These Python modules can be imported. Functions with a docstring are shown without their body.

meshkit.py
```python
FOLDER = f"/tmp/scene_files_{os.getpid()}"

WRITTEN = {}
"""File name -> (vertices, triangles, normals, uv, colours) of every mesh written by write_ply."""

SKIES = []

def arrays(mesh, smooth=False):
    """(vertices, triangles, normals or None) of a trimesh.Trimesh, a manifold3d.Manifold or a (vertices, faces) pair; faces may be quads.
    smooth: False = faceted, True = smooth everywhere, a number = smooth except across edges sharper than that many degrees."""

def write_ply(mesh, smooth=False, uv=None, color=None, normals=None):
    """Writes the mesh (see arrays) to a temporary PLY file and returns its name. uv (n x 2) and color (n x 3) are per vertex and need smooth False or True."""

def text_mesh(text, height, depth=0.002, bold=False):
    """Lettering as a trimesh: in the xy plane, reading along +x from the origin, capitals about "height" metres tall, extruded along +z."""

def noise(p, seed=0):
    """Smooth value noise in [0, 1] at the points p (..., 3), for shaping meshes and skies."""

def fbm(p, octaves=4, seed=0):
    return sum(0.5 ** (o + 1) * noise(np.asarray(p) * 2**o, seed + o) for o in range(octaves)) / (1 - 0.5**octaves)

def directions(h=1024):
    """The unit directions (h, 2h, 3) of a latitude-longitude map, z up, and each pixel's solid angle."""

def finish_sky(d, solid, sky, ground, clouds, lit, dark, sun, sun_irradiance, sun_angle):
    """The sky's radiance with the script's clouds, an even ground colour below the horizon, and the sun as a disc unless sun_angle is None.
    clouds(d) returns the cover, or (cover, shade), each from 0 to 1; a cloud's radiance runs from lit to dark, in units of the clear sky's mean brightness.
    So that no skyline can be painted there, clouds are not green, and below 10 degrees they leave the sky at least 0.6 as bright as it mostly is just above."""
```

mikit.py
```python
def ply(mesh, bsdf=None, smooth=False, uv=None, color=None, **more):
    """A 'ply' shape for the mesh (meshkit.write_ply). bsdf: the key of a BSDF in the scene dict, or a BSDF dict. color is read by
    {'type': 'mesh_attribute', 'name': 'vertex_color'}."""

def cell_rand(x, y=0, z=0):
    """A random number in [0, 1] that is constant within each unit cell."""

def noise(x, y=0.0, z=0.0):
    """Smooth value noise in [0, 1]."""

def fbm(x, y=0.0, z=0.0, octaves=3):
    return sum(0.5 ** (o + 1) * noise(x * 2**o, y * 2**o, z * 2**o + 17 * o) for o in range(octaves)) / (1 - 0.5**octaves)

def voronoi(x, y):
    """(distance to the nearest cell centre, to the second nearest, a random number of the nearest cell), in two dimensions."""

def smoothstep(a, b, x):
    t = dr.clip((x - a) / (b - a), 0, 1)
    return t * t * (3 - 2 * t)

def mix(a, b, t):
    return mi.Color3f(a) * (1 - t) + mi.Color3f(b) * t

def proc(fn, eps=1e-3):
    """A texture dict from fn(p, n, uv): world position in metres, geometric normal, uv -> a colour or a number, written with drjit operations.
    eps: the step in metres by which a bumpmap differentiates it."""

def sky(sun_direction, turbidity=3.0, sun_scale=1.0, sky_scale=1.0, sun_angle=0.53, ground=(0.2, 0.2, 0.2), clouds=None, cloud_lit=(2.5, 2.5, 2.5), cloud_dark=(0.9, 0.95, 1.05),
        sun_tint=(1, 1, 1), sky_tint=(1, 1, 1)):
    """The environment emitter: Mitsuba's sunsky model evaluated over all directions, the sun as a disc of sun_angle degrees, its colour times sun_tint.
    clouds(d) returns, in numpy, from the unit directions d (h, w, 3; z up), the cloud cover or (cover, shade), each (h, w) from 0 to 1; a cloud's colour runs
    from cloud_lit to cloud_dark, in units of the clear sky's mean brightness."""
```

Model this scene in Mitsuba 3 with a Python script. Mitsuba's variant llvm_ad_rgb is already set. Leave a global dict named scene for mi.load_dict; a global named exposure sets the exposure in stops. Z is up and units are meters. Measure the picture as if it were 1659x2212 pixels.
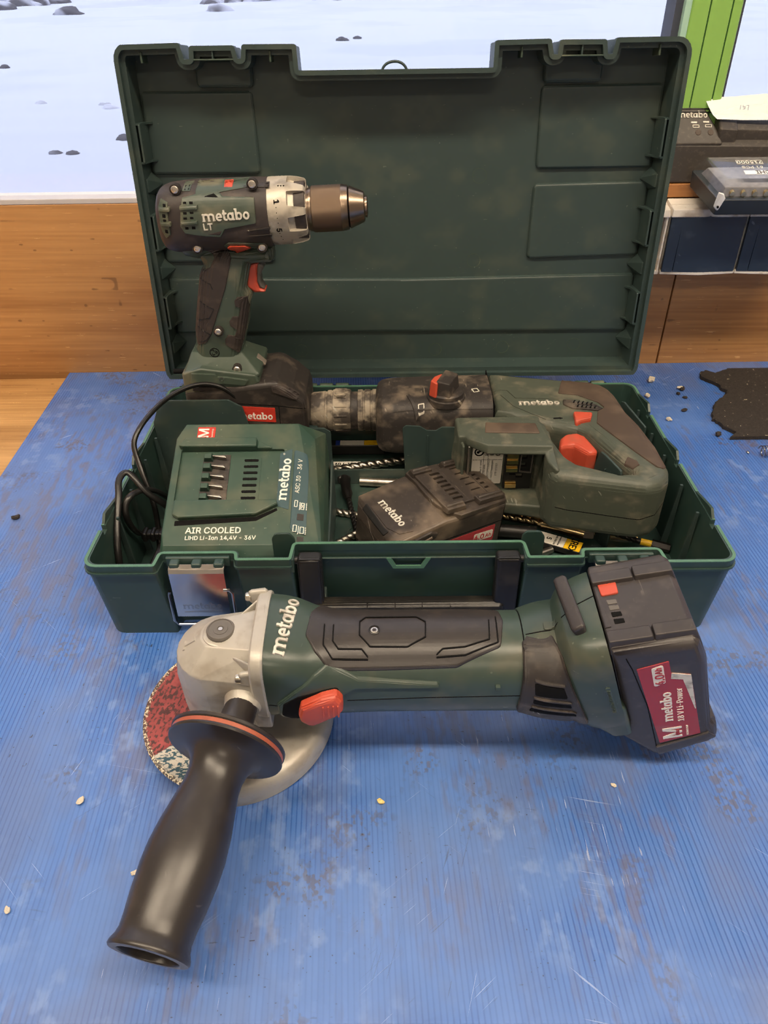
import math, random
import numpy as np, trimesh, manifold3d as m3, drjit as dr, mitsuba as mi, mikit, meshkit
from scipy.interpolate import PchipInterpolator, CubicSpline
from shapely import affinity, union_all
from shapely.geometry import Polygon, LineString, Point, box as sbox
from mikit import noise, fbm, voronoi, smoothstep, mix, cell_rand, proc

scene, labels = {}, {}
T4 = mi.ScalarTransform4f

# ---------------------------------------------------------------- camera
CAM_POS = np.array([-0.015925, -0.410244, 0.423676])
_R = np.array([[1.0, -0.0017, -0.0097], [-0.0088, -0.5939, -0.8045], [-0.0044, 0.8045, -0.5939]])   # right, down, forward
_R[2] /= np.linalg.norm(_R[2])
_R[0] -= _R[2] * (_R[0] @ _R[2]); _R[0] /= np.linalg.norm(_R[0])
scene['camera'] = {'type': 'perspective', 'fov_axis': 'x', 'fov': math.degrees(2 * math.atan(829.5 / 1600.0)), 'near_clip': 0.02, 'far_clip': 500.0,
                   'to_world': T4().look_at(origin=CAM_POS.tolist(), target=(CAM_POS + _R[2]).tolist(), up=(np.cross(_R[0], _R[2])).tolist())}
exposure = 0.0
SKY = 4.3                      # sky scale
LAMPV = (38.5, 31.6, 23.4)       # lamp radiance
LAMPS = [(-0.85, -0.50, 1.5), (0.85, -0.50, 1.5), (0.0, -2.3, 0.8)]  # last entry: unseen rear lamp, added to fill faces turned to the camera

# ---------------------------------------------------------------- daylight: a bright overcast sky outside the window
def _clouds(d):                  # an even overcast, brighter towards the zenith
    return np.full(d.shape[:2], 1.0), np.clip(1 - d[..., 2] + .12 * (meshkit.fbm(d * 2.0, 3, 5) - .5), 0, 1)
scene['sky'] = mikit.sky([0.3, 0.6, 0.5], turbidity=5.0, sun_scale=0.0, sky_scale=SKY, ground=(0.7, 0.72, 0.78), clouds=_clouds, cloud_lit=(1.95, 2.10, 2.72), cloud_dark=(0.65, 0.70, 0.91))

# ---------------------------------------------------------------- lamps: warm white fluorescent ceiling fittings, plus an added rear fill lamp
LAMP = LAMPV
def lamp(i, x, y, L, z=1.86):
    tube = trimesh.creation.box(extents=(L, 0.16, 0.03)); tube.apply_translation((x, y, z))
    house = trimesh.creation.box(extents=(L + .06, 0.22, 0.05)); house.apply_translation((x, y, z + .042))
    k = 'ceiling_lamp' + ('' if i == 0 else '_%03d' % i)
    scene[k + '__diffuser'] = mikit.ply(tube, {'type': 'diffuse'}, emitter={'type': 'area', 'radiance': {'type': 'rgb', 'value': list(LAMP)}})
    scene[k + '__housing'] = mikit.ply(house, {'type': 'diffuse', 'reflectance': {'type': 'rgb', 'value': [.7, .7, .7]}})
    labels[k] = {'label': 'long white ceiling lamp fitting above the workbench, the rearmost added as unseen fill light', 'category': 'lamp', 'group': 'ceiling lamps'}
for i_, (x_, y_, L_) in enumerate(LAMPS):
    lamp(i_, x_, y_, L_)

# ---------------------------------------------------------------- helpers
def lin(c):
    c = np.asarray(c, float) / 255.0
    return np.where(c <= .04045, c / 12.92, ((c + .055) / 1.055) ** 2.4)
def rgb(c): return {'type': 'rgb', 'value': [float(v) for v in lin(c)]}
def tile3(c): return mi.Color3f(*[float(v) for v in lin(c)])

def mat(key, col, rough=.5, metal=0.0, spec=.5, proc_fn=None, bump=None, bscale=.0003, coat=0.0, rough_fn=None, **kw):
    b = {'type': 'principled', 'base_color': proc(proc_fn) if proc_fn else rgb(col), 'roughness': proc(rough_fn) if rough_fn else rough, 'metallic': metal, 'specular': spec, **kw}
    if coat: b['clearcoat'] = coat; b['clearcoat_gloss'] = .8
    if bump is not None:
        b = {'type': 'bumpmap', 'arbitrary': proc(bump, eps=kw.pop('eps', 2e-4)), 'scale': bscale, 'bsdf': b}
    scene[key] = {'type': 'twosided', 'bsdf': b}
    return key

def dusty(base, dust, f=60.0, lo=.45, hi=.75, amt=.6, scr=0.0, scrcol=(190, 190, 180)):
    a, b, sc = tile3(base), tile3(dust), tile3(scrcol)
    def fn(p, n, uv):
        t = fbm(p.x * f, p.y * f, p.z * f, 4)
        s = noise(p.x * 900, p.y * 900, p.z * 900)
        t = smoothstep(lo, hi, t) * amt + smoothstep(.8, .95, s) * amt * .25
        c = mix(a, b, dr.clip(t, 0, 1))
        if scr:
            # thin scratches: narrow bands of stretched noise in two directions
            q = fbm(p.x * 40 + p.z * 25, p.y * 60, p.z * 40 - p.x * 30, 2)
            w = noise(p.x * 700 + p.z * 500, p.y * 90, p.z * 120)
            c = mix(c, sc, scr * smoothstep(.62, .7, q) * smoothstep(.86, .93, w))
        return c
    return fn

def used(key): return key in scene or any(k.startswith(key + '__') for k in scene)
def num(name):
    if not used(name): return name
    i = 1
    while used('%s_%03d' % (name, i)): i += 1
    return '%s_%03d' % (name, i)

def add(key, mesh, bsdf, T=None, smooth=35, label=None, cat=None, group=None, kind=None, numbered=True):
    """one entry of the scene; returns its key"""
    if numbered: key = num(key)
    if T is not None:
        mesh = mesh.copy(); mesh.apply_transform(T)
    scene[key] = mikit.ply(mesh, bsdf, smooth=smooth)
    tag(key, label, cat, group, kind)
    return key
def tag(key, label=None, cat=None, group=None, kind=None):
    d = {k: v for k, v in (('label', label), ('category', cat), ('group', group), ('kind', kind)) if v}
    if d: labels.setdefault(key, {}).update(d)

def Tr(x=0, y=0, z=0):
    m = np.eye(4); m[:3, 3] = (x, y, z); return m
def Ro(deg, ax):
    return trimesh.transformations.rotation_matrix(math.radians(deg), {'x': (1, 0, 0), 'y': (0, 1, 0), 'z': (0, 0, 1)}.get(ax, ax) if isinstance(ax, str) else ax)
def Sc(*s):
    return np.diag([*(s if len(s) == 3 else s * 3), 1.0])
def frame(o, x, y):
    x = np.asarray(x, float) / np.linalg.norm(x); y = np.asarray(y, float); y = y - x * (x @ y); y /= np.linalg.norm(y)
    m = np.eye(4); m[:3, 0], m[:3, 1], m[:3, 2], m[:3, 3] = x, y, np.cross(x, y), o; return m
def mv(mesh, *Ts):
    mesh = mesh.copy()
    for t in Ts: mesh.apply_transform(t)
    return mesh
def cat(*ms):
    ms = [m for x in ms for m in (x if isinstance(x, (list, tuple)) else [x])]
    return trimesh.util.concatenate(ms)

def man(mesh):
    m = mesh.copy(); m.merge_vertices(digits_vertex=7)
    return m3.Manifold(m3.Mesh(vert_properties=np.asarray(m.vertices, np.float32), tri_verts=np.asarray(m.faces, np.uint32)))
def unman(m):
    x = m.to_mesh(); return trimesh.Trimesh(np.asarray(x.vert_properties)[:, :3].astype(float), np.asarray(x.tri_verts), process=False)
def cut(a, *bs):
    A = a if isinstance(a, m3.Manifold) else man(a)
    for b in bs:
        B = b if isinstance(b, m3.Manifold) else man(b)
        A = A - B
    return unman(A)
def uni(*bs):
    A = None
    for b in bs:
        B = b if isinstance(b, m3.Manifold) else man(b)
        A = B if A is None else A + B
    return unman(A)

def bx(sx, sy, sz, c=(0, 0, 0)):
    m = trimesh.creation.box(extents=(sx, sy, sz)); m.apply_translation(c); return m
def rbox(sx, sy, sz, r=.002, c=(0, 0, 0), seg=12):
    s = m3.Manifold.sphere(r, seg)
    m = m3.Manifold.batch_hull([s.translate((a * (sx / 2 - r), b * (sy / 2 - r), d * (sz / 2 - r))) for a in (-1, 1) for b in (-1, 1) for d in (-1, 1)])
    m = unman(m); m.apply_translation(c); return m
def hull(pts, r=.001, seg=8):
    """rounded hull of points"""
    s = m3.Manifold.sphere(r, seg)
    return unman(m3.Manifold.batch_hull([s.translate(tuple(map(float, p))) for p in pts]))
def rrect(w, h, r, c=(0, 0)):
    return sbox(c[0] - w / 2 + r, c[1] - h / 2 + r, c[0] + w / 2 - r, c[1] + h / 2 - r).buffer(r, quad_segs=5)
def rpoly(pts, r=.002):
    """polygon with rounded convex and concave corners"""
    p = Polygon(pts).buffer(0)
    return p.buffer(-r, quad_segs=5).buffer(2 * r, quad_segs=5).buffer(-r, quad_segs=5)
def ext(poly, z0, z1):
    out = []
    for g in getattr(poly, 'geoms', [poly]):
        m = trimesh.creation.extrude_polygon(g, z1 - z0, engine='earcut'); m.apply_translation((0, 0, z0)); out.append(m)
    return cat(out)
def _earcut(poly):
    v, f = trimesh.creation.triangulate_polygon(poly, engine='earcut'); return np.asarray(v), np.asarray(f)
def _fix(v, f, up):
    a = np.cross(v[f[:, 1]] - v[f[:, 0]], v[f[:, 2]] - v[f[:, 0]])[..., 2] if v.shape[1] == 3 else None
    d = (v[f[:, 1], 0] - v[f[:, 0], 0]) * (v[f[:, 2], 1] - v[f[:, 0], 1]) - (v[f[:, 1], 1] - v[f[:, 0], 1]) * (v[f[:, 2], 0] - v[f[:, 0], 0])
    f = f.copy(); bad = (d > 0) != up
    f[bad] = f[bad][:, ::-1]; return f
def pillow(poly, z0, z1, r=.002, rb=0.0, n=4):
    """extruded outline with rounded top (r) and bottom (rb) edges"""
    V, F = [], []; off = 0
    def put(v, f):
        nonlocal off
        V.append(v); F.append(f + off); off += len(v)
    for g in getattr(poly, 'geoms', [poly]):
        g = g.simplify(1e-5)
        for sgn, zc, rr in ((1, z1, r), (-1, z0, rb)):
            rings = [(g, zc - sgn * rr)]
            if rr > 0:
                for k in range(1, n + 1):
                    a = k / n * math.pi / 2
                    q = g.buffer(-rr * (1 - math.cos(a)), quad_segs=4)
                    if q.is_empty: break
                    rings.append((q, zc - sgn * rr + sgn * rr * math.sin(a)))
            for (pa, za), (pb, zb) in zip(rings[:-1], rings[1:]):
                band = pa.difference(pb)
                lut = {}
                for P, z in ((pa, za), (pb, zb)):
                    for gg in getattr(P, 'geoms', [P]):
                        for ring in (gg.exterior, *gg.interiors):
                            for c in ring.coords: lut[(round(c[0], 8), round(c[1], 8))] = z
                for b in getattr(band, 'geoms', [band]):
                    if b.is_empty or b.geom_type != 'Polygon' or b.area < 1e-13: continue
                    v, f = _earcut(b)
                    z = np.array([lut.get((round(x, 8), round(y, 8)), zb) for x, y in v])
                    f = _fix(v, f, sgn > 0); put(np.column_stack([v, z]), f)
            last, zl = rings[-1]
            for gg in getattr(last, 'geoms', [last]):
                if gg.is_empty: continue
                v, f = _earcut(gg); f = _fix(v, f, sgn > 0); put(np.column_stack([v, np.full(len(v), zl)]), f)
        for ring, ccw in [(g.exterior, True)] + [(i, False) for i in g.interiors]:
            c = np.array(ring.coords)[:-1]
            if ring.is_ccw != ccw: c = c[::-1]
            m = len(c); i = np.arange(m); j = (i + 1) % m
            v = np.vstack([np.column_stack([c, np.full(m, z0 + rb)]), np.column_stack([c, np.full(m, z1 - r)])])
            put(v, np.vstack([np.column_stack([i, j, j + m]), np.column_stack([i, j + m, i + m])]))
    m = trimesh.Trimesh(np.vstack(V), np.vstack(F), process=False); m.merge_vertices(digits_vertex=7); return m
def superell(t, a, b, n):
    c, s = np.cos(t), np.sin(t)
    return a * np.sign(c) * np.abs(c) ** (2 / n), b * np.sign(s) * np.abs(s) ** (2 / n)
def loft(st, axis='x', N=40, m=48, smooth=True, cap=True):
    """st rows: position, centre 1, centre 2, half width, half height, exponent; axis x: (1,2) = (y,z)"""
    st = np.array(st, float); s = st[:, 0]
    if smooth:
        q = np.unique(np.concatenate([np.linspace(s[0], s[-1], N), s])) if s[-1] > s[0] else None
        vals = np.column_stack([PchipInterpolator(s, st[:, k])(q) for k in range(1, 6)])
    else: q, vals = s, st[:, 1:]
    t = np.linspace(0, 2 * np.pi, m, endpoint=False)
    V = []
    for x, (c1, c2, a, b, n) in zip(q, vals):
        u, w = superell(t, a, b, n); V.append(np.column_stack([np.full(m, x), c1 + u, c2 + w]))
    V = np.vstack(V); k = len(q); i = np.arange(m); j = (i + 1) % m
    F = [np.vstack([np.column_stack([i + r * m, j + r * m, j + (r + 1) * m]), np.column_stack([i + r * m, j + (r + 1) * m, i + (r + 1) * m])]) for r in range(k - 1)]
    F = np.vstack(F)[:, ::-1]
    if cap:
        V = np.vstack([V, V[:m].mean(0), V[-m:].mean(0)]); a, b = len(V) - 2, len(V) - 1
        F = np.vstack([F, np.column_stack([i, j, np.full(m, a)]), np.column_stack([j + (k - 1) * m, i + (k - 1) * m, np.full(m, b)])])
        if axis == 'x': pass
    mesh = trimesh.Trimesh(V, F, process=False)
    if mesh.volume < 0: mesh.invert()
    if axis == 'z': mesh.apply_transform(np.array([[0, 1, 0, 0], [0, 0, 1, 0], [1, 0, 0, 0], [0, 0, 0, 1.0]]))
    if axis == 'y': mesh.apply_transform(np.array([[0, 0, 1, 0], [1, 0, 0, 0], [0, 1, 0, 0], [0, 0, 0, 1.0]]))
    return mesh
def lathe(prof, n=48):
    """profile of (radius, z) about z; open ends are closed on the axis"""
    p = [(float(a), float(b)) for a, b in prof]
    if p[0][0] > 1e-9: p = [(0.0, p[0][1])] + p
    if p[-1][0] > 1e-9: p = p + [(0.0, p[-1][1])]
    m = trimesh.creation.revolve(np.array(p), sections=n); m.merge_vertices()
    if m.volume < 0: m.invert()
    return m
def ringlathe(prof, n=48):
    """closed profile loop (ring) about z"""
    p = np.array(list(prof) + [prof[0]], float); m = trimesh.creation.revolve(p, sections=n); m.merge_vertices()
    if m.volume < 0: m.invert()
    return m
def spline(pts, N=60):
    p = np.array(pts, float); d = np.r_[0, np.cumsum(np.linalg.norm(np.diff(p, axis=0), axis=1))]
    return CubicSpline(d, p)(np.linspace(0, d[-1], N))
def tube(path, r, m=10, N=None, flat=1.0):
    p = spline(path, N) if N else np.array(path, float)
    k = len(p); t = np.gradient(p, axis=0); t /= np.linalg.norm(t, axis=1, keepdims=True)
    u = np.cross(t[0], [0.1, 0.2, 1.0]); u /= np.linalg.norm(u); V = []
    rr = np.broadcast_to(r, (k,)); a = np.linspace(0, 2 * np.pi, m, endpoint=False)
    for i in range(k):
        u = u - t[i] * (u @ t[i]); u /= np.linalg.norm(u); w = np.cross(t[i], u)
        V.append(p[i] + rr[i] * (np.cos(a)[:, None] * u + flat * np.sin(a)[:, None] * w))
    V = np.vstack(V + [p[:1], p[-1:]]); i = np.arange(m); j = (i + 1) % m
    F = [np.vstack([np.column_stack([i + q * m, j + q * m, j + (q + 1) * m]), np.column_stack([i + q * m, j + (q + 1) * m, i + (q + 1) * m])]) for q in range(k - 1)]
    F.append(np.column_stack([j, i, np.full(m, k * m)])); F.append(np.column_stack([i + (k - 1) * m, j + (k - 1) * m, np.full(m, k * m + 1)]))
    mesh = trimesh.Trimesh(V, np.vstack(F), process=False)
    if mesh.volume < 0: mesh.invert()
    return mesh
def text(s, h, d=.0004, bold=False, c=None):
    m = meshkit.text_mesh(s, h, d, bold)
    if c is not None:
        b = m.bounds; m.apply_translation((c[0] - (b[0, 0] + b[1, 0]) / 2, c[1] - (b[0, 1] + b[1, 1]) / 2, 0))
    return m
def _logo_shape():
    """the bold slab lettering 'metabo' in units of the x-height"""
    w = .27; L = []
    def st(*p): return LineString(p).buffer(w / 2, cap_style='flat', join_style='mitre')
    def ell(x, a, b, y=.5): return affinity.scale(Point(x, y).buffer(1, 32), a, b)
    ring = lambda x, a=.46: ell(x, a, .53).difference(ell(x, a - w * .95, .53 - w * .85))
    x = 0                                             # m
    arch = lambda x0: ell(x0 + .36, .36 + w / 2, .42, .62).difference(ell(x0 + .36, .36 - w / 2, .42 - w * .8, .62)).intersection(sbox(x0 - 1, .6, x0 + 2, 2))
    L += [st((.13, 0), (.13, 1.0)), arch(.13), st((.85, 0), (.85, .62)), arch(.85), st((1.57, 0), (1.57, .62)), sbox(-.1, .84, .2, 1.02), sbox(-.1, 0, .33, .15), sbox(.7, 0, 1.05, .15), sbox(1.42, 0, 1.8, .15)]
    x = 2.36                                          # e
    L += [ring(x).difference(Polygon([(x, .42), (x + 1, .42), (x + 1, .12), (x + .1, .2)])), sbox(x - .4, .42, x + .42, .6)]
    x = 3.12                                          # t
    L += [st((x, .2), (x, 1.4)), sbox(x - .24, .84, x + .38, 1.05), ell(x + .25, .39, .3, .28).difference(ell(x + .25, .39 - w, .3 - w * .75, .28)).intersection(sbox(x - .5, -1, x + .42, .2))]
    x = 4.02                                          # a
    L += [ring(x), st((x + .38, 0), (x + .38, 1.02)), sbox(x + .3, 0, x + .62, .15)]
    x = 5.25                                          # b
    L += [ring(x), st((x - .38, 0), (x - .38, 1.5)), sbox(x - .64, 1.33, x - .3, 1.5)]
    L += [ring(6.3)]
    return union_all(L).buffer(.02).buffer(-.02).simplify(.004)
LOGO = _logo_shape()
def logo(width, d=.0006, c=(0, 0)):
    s = width / 6.9; b = LOGO.bounds
    p = affinity.affine_transform(LOGO, [s, 0, 0, s, c[0] - s * (b[0] + b[2]) / 2, c[1] - s * .5])
    return ext(p, 0, d)
def heights(pts, target):
    """greatest z of target under each (x, y)"""
    tri = target.triangles; x, y = pts[:, 0], pts[:, 1]; h = np.full(len(pts), -1e9)
    lo, hi = pts.min(0), pts.max(0)
    ok = (tri[:, :, 0].max(1) >= lo[0]) & (tri[:, :, 0].min(1) <= hi[0]) & (tri[:, :, 1].max(1) >= lo[1]) & (tri[:, :, 1].min(1) <= hi[1])
    tri = tri[ok]
    for s in range(0, len(tri), 800):
        t = tri[s:s + 800]; a, b, c = t[:, 0], t[:, 1], t[:, 2]
        den = (b[:, 1] - c[:, 1]) * (a[:, 0] - c[:, 0]) + (c[:, 0] - b[:, 0]) * (a[:, 1] - c[:, 1])
        good = np.abs(den) > 1e-14; a, b, c, den = a[good], b[good], c[good], den[good]
        if not len(den): continue
        l1 = ((b[:, 1] - c[:, 1]) * (x[:, None] - c[:, 0]) + (c[:, 0] - b[:, 0]) * (y[:, None] - c[:, 1])) / den
        l2 = ((c[:, 1] - a[:, 1]) * (x[:, None] - c[:, 0]) + (a[:, 0] - c[:, 0]) * (y[:, None] - c[:, 1])) / den
        z = l1 * a[:, 2] + l2 * b[:, 2] + (1 - l1 - l2) * c[:, 2]
        z = np.where((l1 >= -1e-6) & (l2 >= -1e-6) & (l1 + l2 <= 1 + 1e-6), z, -1e9)
        h = np.maximum(h, z.max(1))
    return h
def drape(mesh, target, F, edge=.0025, sink=.0003):
    """lays a flat mesh (thickness along its z, placed by frame F) onto the surface of target along -z of F"""
    m = mesh.copy()
    v, f = trimesh.remesh.subdivide_to_size(m.vertices, m.faces, edge, max_iter=8)
    m = trimesh.Trimesh(v, f, process=True)
    t = target.copy(); t.apply_transform(np.linalg.inv(F))
    u, inv = np.unique(np.round(m.vertices[:, :2], 7), axis=0, return_inverse=True)
    h = heights(u, t)
    if (h < -1e8).any():
        okk = h > -1e8
        for i in np.nonzero(~okk)[0]:
            h[i] = h[okk][np.argmin(((u[okk] - u[i]) ** 2).sum(1))]
    z = m.vertices[:, 2]
    m.vertices = np.column_stack([m.vertices[:, :2], h[inv.ravel()] + np.where(z <= z.min() + 1e-9, -sink, z)])
    m.apply_transform(F); return m
def line(pts, w):
    return LineString(pts).buffer(w / 2, cap_style='round', join_style='round', quad_segs=3)
def screw(r=.0035, h=.002):
    """torx screw head about z, top at z = h"""
    star = Point(0, 0).buffer(r * .42, 12)
    for k in range(6): star = star.union(Point(r * .42 * math.cos(k * math.pi / 3), r * .42 * math.sin(k * math.pi / 3)).buffer(r * .14, 4))
    return cut(lathe([(r, -h), (r, h * .4), (r * .8, h * .9), (r * .5, h)], 24), ext(star, h * .25, h * 1.5))
# ================================================================ shared materials
G = (48, 63, 62)
def _plastic(base, spk=(120, 128, 112), amt=.35, f=420., dust=(92, 96, 80), damt=.22):
    a, b, d = tile3(base), tile3(spk), tile3(dust)
    def fn(p, n, uv):
        c = mix(a, d, damt * smoothstep(.48, .78, fbm(p.x * 38 + 2, p.y * 38, p.z * 38, 4)))
        s = noise(p.x * f, p.y * f, p.z * f)
        c = mix(c, b, amt * smoothstep(.90, .97, s) * smoothstep(.42, .62, noise(p.x * 30, p.y * 30, p.z * 30)))
        q = p.x + p.y * .7 + p.z * .4; r = p.z * .8 - p.x * .45
        w = noise(q * 90, r * 1500, p.y * 40)
        return mix(c, b, .5 * amt * smoothstep(.95, .985, w))
    return fn
mat('m_case', None, .42, proc_fn=_plastic(G), spec=.45)
mat('m_case_tray', None, .36, proc_fn=_plastic((40, 60, 56), amt=.2, damt=.12), spec=.5)      # tray copy of the case green, darker, with less dust and speckle
mat('m_case_dusty', None, .55, proc_fn=_plastic((52, 68, 58), dust=(122, 124, 98), damt=.45, amt=.6))
mat('m_rimedge', (74, 112, 92), .4)  # worn edge green, made paler to hold the highlight along the rim
mat('m_blackplastic', (26, 25, 25), .42, spec=.5)
mat('m_handle', None, .40, bump=lambda p, n, uv: noise(p.x * 1500, p.y * 1500, p.z * 1500), bscale=.00006, proc_fn=dusty((24, 23, 23), (70, 64, 56), 40, .55, .8, .35))
mat('m_chrome', (205, 200, 196), .16, metal=1.0)
mat('m_wire', (170, 168, 166), .2, metal=1.0)
mat('m_red', None, .38, proc_fn=dusty((186, 76, 56), (150, 98, 80), 60, .5, .8, .35))
mat('m_white', (226, 222, 212), .5)
mat('m_logo', None, .5, proc_fn=dusty((206, 202, 192), (120, 112, 100), 160, .45, .7, .6))
mat('m_dark', (6, 6, 7), .8, spec=.2)
mat('m_label', (190, 58, 46), .35)
mat('m_paper', (206, 176, 120), .7)
mat('m_label_red', None, .35, proc_fn=dusty((160, 48, 56), (144, 100, 92), 70, .55, .8, .4))
mat('m_steel', (176, 172, 166), .3, metal=1.0)
mat('m_brass', (206, 178, 122), .25, metal=1.0)
mat('m_screw', (222, 214, 200), .3, metal=1.0)
mat('m_toolgreen', None, .40, proc_fn=_plastic((60, 72, 63), dust=(134, 124, 102), damt=.45, amt=.5), spec=.5)  # dust film thickened to put some lamp sheen of the grip into the colour
mat('m_rubber', None, .52, proc_fn=dusty((52, 46, 45), (98, 86, 76), 80, .48, .85, .35), spec=.4)
mat('m_blackdusty', None, .46, proc_fn=dusty((44, 40, 39), (108, 96, 84), 80, .48, .82, .38, .5), spec=.45)
mat('m_silver', None, .42, proc_fn=dusty((186, 178, 164), (96, 88, 78), 70, .5, .75, .6), metal=.35)
mat('m_grey', (92, 88, 84), .45)
mat('m_clear', (120, 112, 104), .15)
def _knurl(p, n, uv):
    a = dr.atan2(p.y - .243, p.z - .2586) * (36. / 6.2832); x = p.x * 700.
    u = a * 2 + x; v = a * 2 - x
    return dr.minimum(dr.abs(u - dr.floor(u) - .5), dr.abs(v - dr.floor(v) - .5)) * 2
mat('m_chuck', (150, 132, 116), .30, metal=1.0)
mat('m_knurl', (140, 120, 102), .32, metal=1.0, bump=_knurl, bscale=.00045)
mat('m_grindgreen', None, .34, proc_fn=_plastic((52, 66, 60), dust=(112, 100, 78), damt=.30, amt=.35), spec=.5)
mat('m_alu', None, .42, proc_fn=dusty((176, 172, 164), (120, 104, 84), 70, .48, .8, .45, .3, (120, 114, 104)), metal=.25, spec=.5)
mat('m_gripblack', None, .36, proc_fn=dusty((44, 40, 40), (92, 80, 66), 34, .48, .85, .35, .3, (120, 112, 104)), spec=.5)
mat('m_sidehandle', None, .33, proc_fn=dusty((40, 36, 36), (86, 76, 66), 40, .5, .9, .25, .35, (120, 112, 100)), spec=.55)
mat('m_packblack', None, .40, proc_fn=dusty((54, 50, 51), (104, 94, 84), 60, .52, .85, .3, .35, (112, 106, 100)), spec=.5)
mat('m_orange', None, .42, proc_fn=dusty((160, 84, 62), (120, 80, 62), 60, .5, .8, .5))
mat('m_hammerblack', None, .55, proc_fn=dusty((46, 42, 41), (138, 124, 108), 70, .46, .80, .5, .5, (186, 174, 156)), spec=.4)
mat('m_hammergreen', None, .48, proc_fn=dusty((68, 74, 65), (140, 128, 110), 70, .48, .82, .36, .3), spec=.45)
mat('m_chuckdusty', None, .6, proc_fn=dusty((62, 56, 52), (172, 160, 142), 90, .40, .66, .7, .4), spec=.4)
mat('m_spine', None, .55, proc_fn=dusty((70, 58, 50), (112, 96, 80), 40, .45, .8, .4), spec=.4)
mat('m_loosepack', None, .46, proc_fn=dusty((52, 46, 42), (138, 122, 104), 40, .44, .78, .5, .5), spec=.45)
mat('m_chargergreen', None, .38, proc_fn=_plastic((46, 70, 60), dust=(118, 112, 88), damt=.25, amt=.7, f=700.), spec=.5)
mat('m_panelblue', (54, 78, 84), .35)
mat('m_stickerwhite', (222, 218, 208), .5)
mat('m_cable', (22, 21, 21), .35, spec=.55)
mat('m_goldsteel', None, .28, proc_fn=dusty((206, 182, 138), (120, 96, 64), 120, .5, .8, .5), metal=1.0)
mat('m_bitsteel', None, .32, proc_fn=dusty((196, 188, 174), (112, 96, 78), 110, .48, .75, .55), metal=1.0)
mat('m_blackbit', (46, 44, 44), .35, metal=.8)
mat('m_blue', (34, 62, 150), .4)
mat('m_yellow', (238, 190, 30), .4)
mat('m_bin', None, .35, proc_fn=dusty((34, 46, 62), (92, 100, 110), 50, .55, .85, .3, .4, (120, 130, 140)), spec=.5)
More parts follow.
